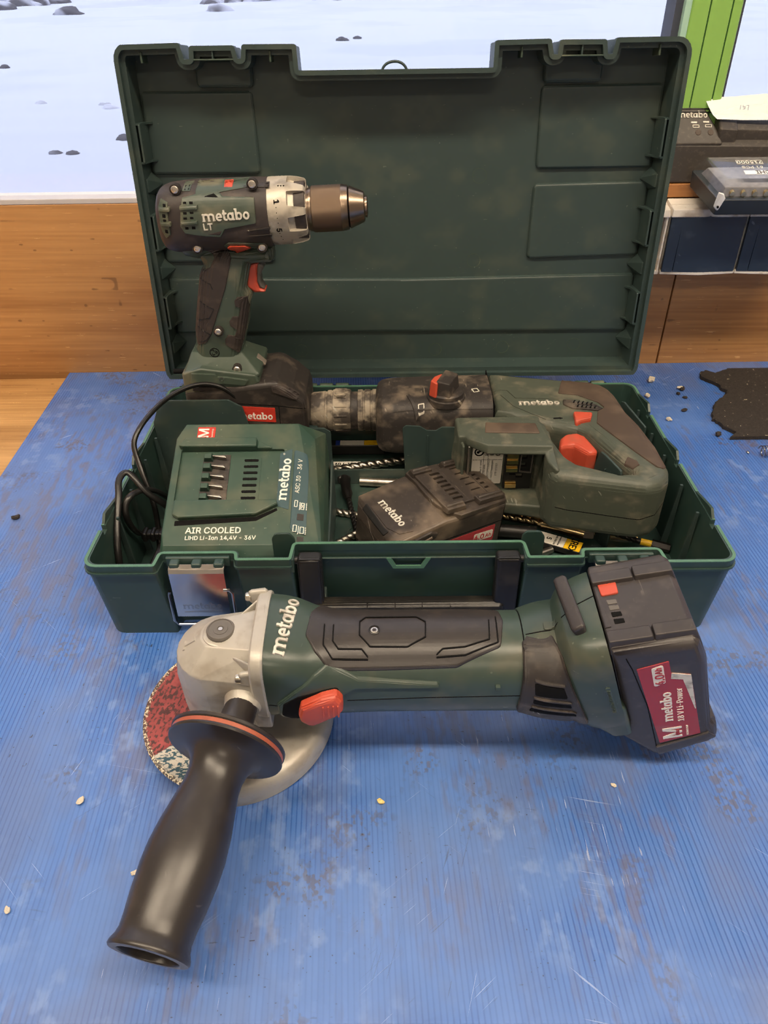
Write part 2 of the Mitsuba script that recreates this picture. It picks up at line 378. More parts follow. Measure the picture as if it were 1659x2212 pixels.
mat('m_binframe', None, .5, proc_fn=dusty((226, 220, 210), (138, 118, 96), 60, .52, .78, .6))
mat('m_oldcharger', None, .5, proc_fn=dusty((58, 53, 49), (108, 98, 84), 300, .5, .85, .25))
mat('m_greybox', (128, 132, 152), .4)
mat('m_sheet', (236, 236, 236), .7)
mat('m_boxinsert', None, .3, proc_fn=lambda p, n, uv: mix(tile3((98, 98, 102)), tile3((150, 150, 156)), fbm(p.x * 120, p.y * 120, p.z * 120, 3)))
mat('m_boxbase', (40, 46, 50), .45)
mat('m_foam', None, .95, proc_fn=lambda p, n, uv: mix(mix(tile3((30, 27, 27)), tile3((52, 46, 42)), noise(p.x * 800, p.y * 800, p.z * 800)), tile3((200, 190, 160)), smoothstep(.955, .975, noise(p.x * 420, p.y * 420, 2.0))), bump=lambda p, n, uv: noise(p.x * 900, p.y * 900, p.z * 900), bscale=.0008)
mat('m_yellowcrumb', (230, 200, 130), .7)
mat('m_crumb', (206, 196, 178), .8)
mat('m_darkcrumb', (44, 38, 36), .8)
# ================================================================ the room
WALL = Tr(0, .4828, 0) @ Ro(.88, 'z')          # frame of the window wall: its face is the plane y = 0
def _wood(dark, light, f=1.0):
    a, b, k = tile3(dark), tile3(light), tile3((70, 42, 24))
    def fn(p, n, uv):
        v = p.z + p.y
        g = fbm(p.x * 4.0, v * 60.0, 2.0, 4)
        h = fbm(p.x * 10.0, v * 420.0, p.x * 2, 3)
        big = fbm(p.x * 5, v * 11, 1.0, 3)
        c = mix(a, b, smoothstep(.22, .78, .34 * g + .26 * h + .40 * big))
        spots = noise(p.x * 70, v * 150, 9.0)
        c = mix(c, k, .5 * smoothstep(.93, .98, spots))
        st = fbm(p.x * 4.0 + 3.1, v * 7.0, 3.3, 3)
        c = mix(c, tile3((150, 88, 40)), .5 * smoothstep(.55, .75, st))
        lt = noise(p.x * 45, v * 1100, 6.0)
        return mix(c, tile3((226, 184, 128)), .5 * smoothstep(.93, .97, lt))
    return fn
mat('m_wood', None, .5, proc_fn=_wood((148, 100, 58), (190, 142, 90)), bump=lambda p, n, uv: fbm(p.x * 20, p.z * 400 + p.y * 400, 1.0, 2), bscale=.0002)
mat('m_benchwood', None, .5, proc_fn=_wood((146, 106, 62), (200, 158, 104)))
mat('m_plaster', (205, 203, 198), .8)
mat('m_ceiling', (220, 218, 212), .8)
mat('m_concrete', (120, 118, 114), .8)
mat('m_sill', (188, 186, 190), .45)
mat('m_greenframe', (140, 186, 92), .35)
mat('m_greengroove', (40, 80, 25), .6)
mat('m_paleframe', (168, 205, 186), .3)
mat('m_gasket', (62, 66, 78), .5)
scene['m_glass'] = {'type': 'thindielectric', 'int_ior': 1.5}

def st(name, mesh, m, T=None, smooth=False, kind='structure'):
    return add(name, mesh, m, T, smooth, kind=kind if '__' not in name else None, numbered='__' in name)
st('floor', bx(6, 4.2, .1, (0, -1.6, -.95)), 'm_concrete')
st('ceiling', bx(6, 4.2, .1, (0, -1.6, 2.0)), 'm_ceiling')
st('wall_left', bx(.1, 4.2, 3.0, (-3.0, -1.6, .5)), 'm_plaster')
st('wall_right', bx(.1, 4.2, 3.0, (3.0, -1.6, .5)), 'm_plaster')
st('wall_front', bx(6, .1, 3.0, (0, -3.65, .5)), 'm_plaster')
# window wall: studs under and over the opening
wb = cat(bx(6.2, .10, 1.1, (0, .066, -.355)), bx(6.2, .10, .75, (0, .066, 1.63)), bx(1.4, .10, 1.2, (-2.4, .066, .73)), bx(1.4, .10, 1.2, (2.4, .066, .73)))
st('wall_back', wb, 'm_plaster', WALL)
add('wall_back__wood_panel', rbox(1.9, .016, .245, .0012, (.339 - .95 - .0008, .008, .0855)), 'm_wood', WALL)
add('wall_back__wood_panel', rbox(1.3, .016, .245, .0012, (.339 + .65 + .0008, .008, .0855)), 'm_wood', WALL)
add('wall_back__ledge', rbox(1.0, .028, .0140, .0012, (.75, -.014, .2195)), 'm_wood', WALL)
# the window: sill strip, green post with its gasket, two panes
add('window_1__sill', rbox(3.6, .020, .006, .001, (0, .010, .211)), 'm_sill', WALL, kind=None)
pw = pillow(rpoly([(.293, -.004), (.344, -.004), (.344, .05), (.293, .05)], .002), .212, 1.26, .0)
gro = [bx(.0016, .004, 1.1, (x, -.004, .75)) for x in (.3112, .3335)]
add('window_1__post', cut(pw, *gro), 'm_greenframe', WALL)
add('window_1__groove', cat([bx(.0014, .001, 1.04, (x, -.0026, .735)) for x in (.3112, .3335)]), 'm_greengroove', WALL)
add('window_1__edge_strip', bx(.0062, .05, 1.04, (.2898, .023, .735)), 'm_paleframe', WALL)
add('window_1__gasket', bx(.0075, .03, 1.04, (.2829, .020, .735)), 'm_gasket', WALL)
add('window_1__gasket', bx(.006, .03, 1.04, (.347, .022, .735)), 'm_gasket', WALL)
def pane(x0, x1): 
    v = np.array([(x0, .022, .2145), (x1, .022, .2145), (x1, .022, 1.254), (x0, .022, 1.254)]); return trimesh.Trimesh(v, [[0, 1, 2], [0, 2, 3]], process=False)
add('window_1__pane', pane(-1.69, .2795), 'm_glass', WALL, smooth=False)
add('window_1__pane', pane(.350, 1.69), 'm_glass', WALL, smooth=False)
labels['window_1'] = {'label': 'workshop window onto the snow with a bright green frame post', 'kind': 'structure'}
labels['wall_back'] = {'label': 'wall under the window faced with stained wooden boards', 'kind': 'structure'}

# ---------------------------------------------------------------- outside: snow field with a rubble bank
def _snow(p, n, uv):
    c = tile3((214, 217, 224)); q = fbm(p.x * .5, p.y * .35, 1.0, 4)
    return mix(c, tile3((196, 202, 216)), .35 * smoothstep(.52, .72, q))
mat('m_snow', None, .9, proc_fn=_snow)
gx, gy = np.meshgrid(np.linspace(-45, 45, 180), np.r_[np.linspace(.75, 14, 110), np.linspace(14.3, 70, 90)])
gp = np.stack([gx, gy, gx * 0], -1)
gz = -.5 + .03 * (meshkit.fbm(gp * [.5, .5, 1], 4, 3) - .5) + .02 * (meshkit.fbm(gp * [1.5, 3.0, 1], 3, 8) - .5) + np.clip((gy - 22) / 10, 0, 1) * .8 * (meshkit.fbm(gp * .35, 3, 4) - .35)
k = gx.shape[1]; ii, jj = np.meshgrid(np.arange(gx.shape[0] - 1), np.arange(k - 1), indexing='ij'); a = (ii * k + jj).ravel()
st('ground', trimesh.Trimesh(np.stack([gx, gy, gz], -1).reshape(-1, 3), np.vstack([np.column_stack([a, a + 1, a + k + 1]), np.column_stack([a, a + k + 1, a + k])]), process=False), 'm_snow', smooth=True)
labels['ground']['label'] = 'snow covered yard outside the window'
mat('m_rubble', None, .9, proc_fn=lambda p, n, uv: mix(tile3((110, 108, 112)), tile3((225, 226, 232)), smoothstep(.42, .62, fbm(p.x * 1.6, p.y * 1.6, p.z * 1.6, 3))))
rng = random.Random(3)
def rubble(name, x0, x1, y0, n, size, label):
    ms = []
    for _ in range(n):
        s = size * rng.uniform(.5, 1.3); m = trimesh.creation.icosphere(subdivisions=1, radius=s)
        m.vertices *= 1 + .35 * (meshkit.noise(m.vertices / s * 1.7 + rng.random() * 50) - .5)[:, None]
        t = rng.random(); x = x0 + (x1 - x0) * t; h = max(0, math.sin(math.pi * min(1, max(0, t)))) 
        m.apply_transform(Tr(x, y0 + rng.uniform(0, 5), -.52 + rng.uniform(-.1, .5) * h) @ Ro(rng.uniform(0, 360), 'z') @ Sc(1.2, 1, .7)); ms.append(m)
    add(name, cat(ms), 'm_rubble', smooth=False, label=label, cat='rubble', kind='stuff')
rubble('gravel_heap', -15.5, -10.4, 24.0, 160, .32, 'heap of grey snow dusted rubble at the top left of the snow field')
rubble('gravel_heap', -5.2, -1.2, 26.0, 130, .26, 'bank of grey rubble in the snow above the middle of the case lid')
rubble('gravel_heap', 2.0, 12.0, 30.0, 90, .22, 'thin row of grey stones in the snow far behind the lid on the right')
# small lumps poking out of the snow
for j, (x, y, s) in enumerate([(-2.93, 6.73, .05), (-2.25, 6.43, .06), (-2.35, 6.6, .05), (-1.95, 5.95, .05), (-1.76, 5.1, .05), (-2.07, 4.65, .035), (-1.95, 4.63, .035), (-4.48, 9.74, .05), (-.64, 13.08, .08), (-.42, 13.4, .06), (-4.2, 22.5, .3), (-7.9, 22, .3)]):
    m = trimesh.creation.icosphere(subdivisions=2, radius=s); m.vertices *= 1 + .5 * (meshkit.noise(m.vertices / s * 2 + j * 7) - .5)[:, None]
    add('snow_lump', m, 'm_rubble', Tr(x, y, -.505) @ Sc(1.2, 1, .6), True, label='small dirty lump lying in the snow outside', cat='snow lump', group='lumps in the snow')

# ================================================================ workbench and mat
add('workbench__top', rbox(2.6, 1.14, .04, .002, (.1, -.096, -.023)), 'm_benchwood', Tr(0, 0, 0) @ Ro(.88, 'z'), label='plywood top, bare at the left of the mat')
for sx in (-1.05, 1.25):
    for sy in (-.55, .35):
        add('workbench__leg', bx(.07, .07, .857, (sx, sy, -.4715)), 'm_benchwood')
tag('workbench', 'wooden workbench under the window carrying the blue mat and tools', 'workbench')

MAT_A = 2.6
_ca, _sa = math.cos(math.radians(MAT_A)), math.sin(math.radians(MAT_A))
def _matcol(p, n, uv):
    x = p.x * _ca + p.y * _sa; y = -p.x * _sa + p.y * _ca
    s = x / .0031; k0 = dr.floor(s); s = s - k0
    lane = cell_rand(k0, 3, 1)
    base = mix(tile3((50, 98, 172)), tile3((72, 114, 184)), .6 * fbm(x * 14, y * 6, 1.0, 3) + .4 * noise(k0, y * 14, 2.0))
    wear = smoothstep(.46, .72, fbm(x * 9 + 4, y * 9, 2.0, 4))            # where the ribs are rubbed faint
    rib = smoothstep(.30, .42, dr.abs(s - .5))
    c = mix(base, tile3((28, 74, 152)), rib * (.80 - .55 * wear))
    c = mix(c, tile3((104, 136, 196)), .30 * wear)
    d = fbm(x * 34, y * 15, 5.0, 5)                                      # grey-brown dirt, drawn out along the ribs
    c = mix(c, tile3((94, 104, 136)), .40 * smoothstep(.42, .80, d) * smoothstep(.25, .6, noise(x * 6 + 2, y * 6, 31.0)))
    e = fbm(x * 240, y * 60, 4.0, 4)
    c = mix(c, tile3((104, 92, 92)), .42 * smoothstep(.44, .74, e) * smoothstep(.42, .76, fbm(x * 21, y * 14, 8.0, 3)))
    g = fbm(x * 420, y * 330, 4.0, 3)
    c = mix(c, tile3((84, 72, 62)), .55 * smoothstep(.50, .66, g) * smoothstep(.60, .80, fbm(x * 26, y * 26, 11.0, 3)))
    k = noise(x * 520, y * 520, 2.0)
    c = mix(c, tile3((46, 44, 52)), .75 * smoothstep(.94, .975, k) * smoothstep(.45, .62, noise(x * 16, y * 16, 1.0)))
    w = noise(x * 1100 + 12 * noise(x * 9, y * 9, 1.), y * 60, 6.0)       # pale scuffs along the ribs
    c = mix(c, tile3((196, 208, 232)), .45 * smoothstep(.93, .97, w) * smoothstep(.64, .74, fbm(x * 18 + 9, y * 12, 3.0, 3)))
    m = fbm(x * 120, y * 90, 6.0, 4)                                     # pale smudges
    c = mix(c, tile3((140, 164, 206)), .30 * smoothstep(.50, .80, m) * smoothstep(.40, .7, fbm(x * 15, y * 15, 21.0, 2)))
    for ca, sa, q0 in ((.80, .60, 3.0), (.35, .94, 9.0), (-.72, .69, 14.0), (.97, -.24, 19.0)):   # fine scratches in several directions
        q = x * ca + y * sa; r2 = x * sa - y * ca
        w2 = noise(q * 22 + q0, r2 * 1250, q0)
        msk = smoothstep(.56, .70, fbm(x * 12 + q0, y * 12, q0, 2))
        c = mix(c, tile3((182, 200, 232)), .40 * smoothstep(.955, .985, w2) * msk)
        w3 = noise(q * 30 + 5 * q0, r2 * 1300 + 77, q0 + 2)
        c = mix(c, tile3((54, 54, 64)), .45 * smoothstep(.962, .988, w3) * msk)
    return c
def _matbump(p, n, uv):
    x = p.x * _ca + p.y * _sa; s = x / .0031; s = s - dr.floor(s)
    return 1 - smoothstep(.25, .48, dr.abs(s - .5)) + .5 * fbm(p.x * 260, p.y * 160, 1.0, 2)
mat('m_mat', None, .38, spec=.95, proc_fn=_matcol, bump=_matbump, bscale=.00010,
    rough_fn=lambda p, n, uv: .30 + .25 * fbm(p.x * 14, p.y * 10, 2.0, 3))
mp = Polygon([(-.4290, .4760), (.98, .4973), (.98, -.62), (-.3805, -.62)])
add('bench_mat', pillow(mp, -.0029, 0, .0006, n=2), 'm_mat', smooth=30, label='blue ribbed plastic sheet covering the workbench under the tools', cat='mat')
# ================================================================ the tool case: tray, lid, latches, handle
tag('tool_case', 'open dark green plastic tool case with its lid standing up against the window', 'tool case')
H = .073
def sym(pts): return pts + [(-x, y) for x, y in reversed(pts)]
front = [(-.24, 0), (-.186, 0), (-.1845, .0145), (-.130, .0145), (-.1285, .0062), (-.0868, .0062), (-.0855, .0246)]
out = rpoly([(-.24, .286)] + sym(front) + [(.24, .286)], .0022)
corner = rrect(.48, .30, .011, (0, .15)).union(sbox(-.2, -.001, .2, .3))
out = out.intersection(sbox(-.24, -.001, .24, .2).union(sbox(-.24, .15, .24, .286))).intersection(rrect(.48, .286, .011, (0, .143)))
def drafted(poly, z0, z1, d):
    p = [np.array(poly.exterior.coords)[:-1]]
    m = ext(poly, 0, 1); v = m.vertices.copy(); t = v[:, 2].copy()
    sx, sy = 1 - (1 - t) * d / .24, 1 - (1 - t) * d / .143
    m.vertices = np.column_stack([v[:, 0] * sx, (v[:, 1] - .143) * sy + .143, z0 + (z1 - z0) * t]); return m
outer = uni(drafted(out, 0, H, .0055), ext(out.buffer(.0013, quad_segs=3).difference(sbox(-.0868, -.01, .0868, .03)), .0655, .0672), ext(out, .0668, H))
inner = drafted(out.buffer(-.0024, join_style=1), .0035, H + .02, .0055)
tray = cut(outer, inner)
# serrated side rims
teeth = []
for s in (-1, 1):
    for y0 in (.0575, .143, .2295):
        teeth.append(mv(ext(Polygon([(y0 - .006, .0005), (y0, .0062), (y0 + .004, .0058), (y0 + .0315, .0005), (y0 + .0315, -.004), (y0 - .006, -.004)]), -.0011, .0011), np.array([[0, 0, 1, s * .2385], [1, 0, 0, 0], [0, 1, 0, H], [0, 0, 0, 1.0]])))
notch = [bx(.02, .007, .010, (s * .24, y, H + .001)) for s in (-1, 1) for y in (.047, .1345, .221)]
tray = cut(tray, *notch)
add('tool_case__tray', tray, 'm_case_tray', smooth=30, label='deep lower half holding the tools')
for t in teeth: add('tool_case__tray__tooth', t, 'm_case_tray')
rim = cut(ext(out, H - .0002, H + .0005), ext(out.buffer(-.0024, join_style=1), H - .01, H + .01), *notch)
add('tool_case__tray__rim', rim, 'm_rimedge', smooth=20, label='pale worn edge with its highlight put into the colour')
# ribs inside the side walls, ejector marks and step on the floor
for s in (-1, 1):
    for y in (.066, .105, .152, .19, .235): add('tool_case__tray__rib', mv(ext(Polygon([(0, 0), (.007, 0), (.0022, .066), (0, .066)]), -.001, .001), np.array([[-s, 0, 0, s * .2335], [0, 0, 1, y], [0, 1, 0, .003], [0, 0, 0, 1.0]])), 'm_case')
def ringmark(R, w=.0006, h=.0004): return ringlathe([(R - w, -.0003), (R - w, h), (R + w, h), (R + w, -.0003)], 28)
for x, y in ((-.018, .108), (-.045, .128), (-.028, .165), (.0, .170), (.12, .05), (.19, .07), (-.03, .075)):
    add('tool_case__tray__mould_mark', mv(ringmark(.0075), Tr(x, y, .0035)), 'm_case')
# dividers
def wall2(poly, T, key='tool_case__divider', m='m_case', r=.0008, t=.0022): return add(key, pillow(poly, -t / 2, t / 2, r, r, 2), m, T)
FX = np.array([[1, 0, 0, 0], [0, 0, -1, 0], [0, 1, 0, 0], [0, 0, 0, 1.0]])    # (x, z) outlines standing across the tray
FY = np.array([[0, 0, 1, 0], [1, 0, 0, 0], [0, 1, 0, 0], [0, 0, 0, 1.0]])     # (y, z) outlines standing along the tray
wall2(rpoly([(-.236, .003), (-.236, .078), (-.226, .1015), (-.162, .1015), (-.150, .094), (-.143, .06), (-.137, .003)], .003), Tr(0, .2035, 0) @ FX)
wall2(rpoly([(-.115, .003), (-.115, .0705), (-.0755, .0705), (-.0690, .066), (-.0690, .003)], .003), Tr(0, .204, 0) @ FX)
wall2(rpoly([(.003, .003), (-.0008, .0685), (.0025, .0715), (.016, .0705), (.0225, .0660), (.031, .0655), (.037, .0695), (.050, .0690), (.0535, .063), (.0500, .003)], .0022), Tr(0, .206, 0) @ FX)
add('tool_case__divider_rib', bx(.0012, .0016, .055, (.0235, .2043, .033)), 'm_case')
wall2(rpoly([(.004, .003), (.020, .026), (.060, .034), (.105, .043), (.150, .064), (.158, .064), (.166, .003)], .002), Tr(-.0655, 0, 0) @ Ro(0, 'z') @ FY)
wall2(rpoly([(.1345, .003), (.1345, .068), (.139, .0715), (.147, .0700), (.151, .063), (.151, .003)], .002), Tr(0, .2065, 0) @ FX)
E_ = Tr(.1672, .1285, 0) @ Ro(-68.5, 'z')
wall2(rpoly([(-.006, .003), (-.004, .076), (.000, .0885), (.007, .0885), (.0290, .0860), (.0310, .080), (.0310, .003)], .002), E_ @ FX)
for x in (.011, .019): add('tool_case__divider_rib', rbox(.0012, .0030, .055, .0005, (x, -.0012, .050)), 'm_case', E_)
F_ = Tr(.2185, .2457, 0) @ Ro(-74, 'z') @ FX
wall2(rpoly([(0, .003), (-.001, .073), (.004, .0745), (.044, .068), (.046, .003)], .0015), F_)
wall2(rpoly([(-.145, .003), (-.145, .02), (.03, .02), (.03, .003)], .002), Tr(0, .2085, 0) @ FX)
add('tool_case__drill_step', rbox(.125, .066, .053, .002, (-.1465, .2425, .0290)), 'm_case')
# tall tabs and inner guides beside the handle bay
for s in (-1, 1):
    wall2(rpoly([(-.009, .02), (-.009, .076), (-.006, .0805), (.005, .0805), (.0085, .075), (.0085, .02)], .003), Tr(s * .0945, .0292, 0) @ FX, key='tool_case__tab', m='m_case_tray')
    add('tool_case__tab', bx(.0022, .018, .012, (s * .0865, .016, .0665)), 'm_case_tray')
# lip and little half-round tongue in the middle of the front
add('tool_case__front_lip', rbox(.166, .0022, .0016, .0007, (0, .0238, .0600)), 'm_case_tray')
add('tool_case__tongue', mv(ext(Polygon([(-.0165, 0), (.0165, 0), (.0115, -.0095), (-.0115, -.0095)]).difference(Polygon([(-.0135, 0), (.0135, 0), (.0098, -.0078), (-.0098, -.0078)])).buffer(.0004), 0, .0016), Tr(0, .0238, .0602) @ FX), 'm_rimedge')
# handle
hb = []
for s in (-1, 1):
    arm = rpoly([(s * .0835, .0105), (s * .0835, .0705), (s * .0650, .0705), (s * .0655, .0105)], .003)
    hb.append(mv(pillow(arm, -.006, .006, .003, .003, 3), Tr(0, .0145, 0) @ FX))
hb.append(mv(pillow(rrect(.150, .0185, .005, (0, .0178)), -.0075, .0075, .0065, .0065, 5), Tr(0, .0125, 0) @ FX))
add('tool_case__handle', uni(*hb), 'm_handle', label='folded down black plastic carrying handle')
for x in (-.032, -.0105, .0105, .032):
    add('tool_case__handle__grip_ridge', ringlathe([(.0088, -.0006), (.0093, 0), (.0088, .0006)], 24), 'm_handle', Tr(x, .0125, .0178) @ Ro(90, 'y'))
for s in (-1, 1):
    add('tool_case__handle__pin', lathe([(.003, -.004), (.003, .004)], 16), 'm_blackplastic', Tr(s * .0866, .0145, .066) @ Ro(90, 'y'))
# latches
def latch(x):
    L = num('tool_case__latch'); y0 = .0035
    P = Tr(x, y0, 0) @ FX
    prof = [(.0000, .0705), (-.004, .0690), (-.0052, .066), (-.0058, .0235), (-.0048, .0228), (-.0042, .066), (-.0030, .0680), (.0004, .0692)]
    plate = mv(ext(Polygon(prof).buffer(.0002), -.0205, .0205), np.array([[0, 0, 1, x], [1, 0, 0, y0 + .004], [0, 1, 0, -.002], [0, 0, 0, 1.0]]))
    scene_key = L + '__plate'; scene[scene_key] = mikit.ply(plate, 'm_chrome', smooth=30)
    add(L + '__embossing', mv(cat(logo(.030, .0004, (0, .0058)), ext(Polygon([(-.0145, 0), (.0150, .0), (.0150, .0022), (-.0145, .0012)]), 0, .0004)), Tr(x, y0 - .0017, .0255) @ Ro(-.9, 'x') @ FX), 'm_steel')
    r = .0013
    pts = [(-.0225, .047), (-.0235, .044), (-.0235, .018), (-.0205, .0135), (.0205, .0135), (.0245, .018), (.0245, .045), (.0225, .048), (.018, .048)]
    add(L + '__wire_bail', tube([(x + a, y0 - .0015 + (.0 if b > .03 else -.001), b) for a, b in pts], r, 8), 'm_wire')
    for dx in (-.0165, 0, .0165):
        add(L + '__knuckle', rbox(.0075, .008, .0075, .0015, (x + dx, .0085, .0672)), 'm_case_tray')
    add(L + '__pin', lathe([(.0018, -.0205), (.0018, .0205)], 12), 'm_wire', Tr(x, .0075, .0665) @ Ro(90, 'y'))
    add(L + '__bracket', rbox(.048, .0035, .0085, .001, (x, .0128, .0675)), 'm_case_tray')
    labels[L] = {'label': 'chrome toggle latch with a wire bail'}
latch(-.1573); latch(.1573)

# ---- lid
LA = .0991
LIDF = frame((0, .2861 + .0028, .073 + .0045), (1, 0, 0), (0, math.sin(LA), math.cos(LA)))
lo_ = [(-.242, .004), (-.242, .2955), (-.1868, .2965), (-.1842, .2847), (-.1785, .2847), (-.1777, .2943), (-.1412, .2943), (-.1392, .2847), (-.1350, .2847), (-.1335, .2950), (-.0895, .2948), (-.0885, .2757),
       (.0778, .2762), (.0782, .2958), (.1237, .2965), (.1267, .2852), (.1313, .2852), (.1322, .2957), (.1698, .2957), (.1720, .2850), (.1770, .2850), (.1790, .2968), (.242, .2972), (.242, .004)]
lout = rpoly(lo_, .0016).intersection(rrect(.484, .310, .012, (0, .142)).union(sbox(-.242, .01, .242, .26)))
lout = lout.intersection(rrect(.484, .2965, .011, (0, .14875)).union(sbox(-.23, 0, .23, .30))).union(rrect(.478, .06, .02, (0, .034)))
def lext(p, a, b): return ext(p, a, b)
lidm = cut(uni(lext(lout, -.0365, -.004), lext(lout.buffer(.0008, quad_segs=2), -.0062, 0)), lext(lout.buffer(-.0030, join_style=1), -.006, .01), lext(lout.buffer(-.0070, join_style=1), -.0345, 0))
add('tool_case__lid', lidm, 'm_case', LIDF, 30, label='upright lid showing its inside')
Z0 = -.0345
def panel(pts, h=.0034, r=.0045, key='tool_case__lid__raised_panel'):
    add(key, mv(pillow(rpoly(pts, r), Z0 - .001, Z0 + h, .003, 0, 4), LIDF), 'm_case')
panel([(-.2345, .1935), (-.1318, .1932), (-.1335, .2615), (-.2345, .2618)])
panel([(.2345, .1952), (.1260, .1945), (.1250, .2633), (.2345, .2642)])
panel([(-.2345, .1130), (-.1250, .1130), (-.1265, .1825), (-.2345, .1830)])
panel([(.2345, .1160), (.1245, .1132), (.1255, .1822), (.2345, .1842)])
panel([(-.2345, .0410), (.2345, .0400), (.2345, .0985), (0, .0955), (-.2345, .0985)], .0034, .003)
panel([(-.1815, .2640), (-.1315, .2640), (-.1315, .286), (-.1815, .286)], .008, .004, 'tool_case__lid__latch_pocket')
panel([(.1255, .2650), (.1770, .2650), (.1770, .287), (.1255, .287)], .008, .004, 'tool_case__lid__latch_pocket')
for c in (-.1595, .1510):
    add('tool_case__lid__catch_rib', bx(.0012, .0095, .012, (c, .2895, -.007)), 'm_case', LIDF)
    add('tool_case__lid__catch_shelf', rbox(.0375, .0014, .014, .0005, (c, .2850, -.0072)), 'm_case_dusty', LIDF)
    add('tool_case__lid__catch_back', bx(.036, .0100, .0015, (c, .2898, -.0135)), 'm_case', LIDF)
for x, v in ((-.2205, .2885), (-.1115, .2885), (.1010, .2895), (.2170, .2900)):
    add('tool_case__lid__locating_rib', rbox(.0018, .0085, .018, .0007, (x, v - .0015, -.0125)), 'm_case_dusty', LIDF)
for s in (-1, 1):
    for v in (.2215, .1455, .0700):
        w = rpoly([(-.0155, .0), (.0155, .0), (.0165, -.004), (.0165, -.026), (-.0165, -.026), (-.0165, -.004)], .0015)
        # a clip standing off the side wall, with curved ends that run back to it
        m = mv(pillow(w, -.0009, .0009, .0005, .0005, 2), np.array([[0, 0, 1, s * .2318], [1, 0, 0, v], [0, 1, 0, -.0040], [0, 0, 0, 1.0]]))
        e = [mv(ext(Polygon([(.2318, -.005), (.2355, -.006), (.2355, -.0335), (.2250, -.0335), (.2300, -.024)]), -.0008, .0008), np.array([[s, 0, 0, 0], [0, 0, 1, v + d], [0, 1, 0, 0], [0, 0, 0, 1.0]])) for d in (-.0155, .0155)]
        for q in e:
            if q.volume < 0: q.invert()
        add('tool_case__lid__side_clip', cat(m, e), 'm_case', LIDF)
    for v in (.1870, .1085, .0335):
        add('tool_case__lid__gusset', hull([(s * .2350, v + .008, -.034), (s * .2350, v - .010, -.034), (s * .2270, v - .001, -.034), (s * .2345, v + .004, -.012), (s * .2345, v - .006, -.012)], .001), 'm_case', LIDF)
for u, v in ((.0364, .0209), (.1075, .0227), (.1831, .0250), (-.035, .0209), (-.105, .0209), (.0725, .1119), (.0741, .1894), (-.07, .1119)):
    add('tool_case__lid__mould_mark', mv(ringmark(.0065, .00035, .0003), Tr(u, v, Z0)), 'm_case_dusty', LIDF)
add('tool_case__lid__loop', mv(tube([(-.0170, .2755, 0), (-.0130, .2808, 0), (-.0085, .2822, 0), (-.0040, .2822, 0), (.0000, .2808, 0), (.0040, .2755, 0)], .0011, 8, 24), LIDF @ Tr(0, 0, -.0015)), 'm_case')
# the dusty bottom wall of the lid with its moulded tabs
add('tool_case__lid__bottom_shelf', mv(pillow(rrect(.452, .0275, .004, (0, -.0195)), .0066, .0084, .0008, 0, 2), LIDF @ FX @ np.diag([1, 1, -1, 1.0]) @ Tr(0, 0, -.0148)), 'm_case_dusty') if False else None
for x in (-.200, -.140, -.08, -.02, .04, .100):
    add('tool_case__lid__bottom_tab', rbox(.040, .0016, .012, .0006, (x, .0072, -.013)), 'm_case_dusty', LIDF)
add('tool_case__lid__bottom_ridge', rbox(.44, .0016, .0016, .0006, (0, .0074, -.0215)), 'm_case_dusty', LIDF)
# hinges
for x in (-.205, -.078, .02, .187):
    h = num('tool_case__hinge')
    for d in (-.0165, 0, .0165):
        add(h + '__knuckle', lathe([(.0026, -.0068), (.0032, -.006), (.0032, .006), (.0026, .0068)], 16), 'm_case_dusty', Tr(x + d, .2885, .0715) @ Ro(90, 'y'))
    add(h + '__pin', lathe([(.0014, -.026), (.0014, .026)], 10), 'm_dark', Tr(x, .2885, .0715) @ Ro(90, 'y'))
    add(h + '__leaf', rbox(.046, .0018, .008, .0006, (x, .2868, .067)), 'm_case_dusty')
# ================================================================ cordless drill standing at the back left of the case
tag('cordless_drill', 'green and black cordless drill standing upright on its battery in the case', 'drill')
DK = 'cordless_drill__'
def mm(pts): return [(x / 1000., y / 1000.) for x, y in pts]
YD = .243
def dadd(name, mesh, m, smooth=35, key=DK): return add(key + name, mesh, m, None, smooth)
AX = frame((-.150, YD, .2560), (math.cos(math.radians(2.2)), 0, math.sin(math.radians(2.2))), (0, 1, 0))      # tool axis
hous = loft([(-.0565, 0, -.004, .009, .011, 2.4), (-.0545, 0, -.003, .017, .0185, 2.5), (-.050, 0, -.001, .024, .0245, 2.6), (-.040, 0, -.0005, .0285, .0268, 2.6), (-.02, 0, 0, .0295, .0272, 2.7), (.02, 0, 0, .0290, .0268, 2.6), (.039, 0, 0, .0280, .0265, 2.3)], N=44, m=64)
hous.apply_transform(AX)
dadd('motor_housing', hous, 'm_rubber')
tail = mv(pillow(rpoly(mm([(-197, 240), (-193, 232), (-187, 225), (-176, 222), (-168, 226), (-150, 232), (-112, 236), (-112, 216.5), (-131.8, 216.9), (-137, 222), (-150, 250), (-190, 250)]), .002), -.019, .019, .009, .009, 5), Tr(0, YD, 0) @ FX)
dadd('housing_underside', tail, 'm_toolgreen')
hand = mv(pillow(rpoly(mm([(-181, 232), (-173, 216), (-178, 209), (-185, 181), (-190, 158), (-191.5, 143), (-193, 132), (-201, 122), (-204, 112), (-140, 112), (-146, 120), (-150.5, 131), (-146.5, 146), (-141, 163), (-138, 180), (-133, 190.8), (-137.5, 198), (-131.8, 217.5), (-112, 217.5), (-112, 232)]), .004), -.0175, .0175, .012, .012, 6), Tr(0, YD, 0) @ FX)
dadd('handle', hand, 'm_toolgreen')
foot = hull([(-.2010 + dx * .001, YD + s * .0305, z) for s in (-1, 1) for dx, z in ((0, .123), (0, .106), (46, .106), (52, .107), (66, .1155), (64, .1205), (26, .1235), (16, .1275))], .0022, 10)
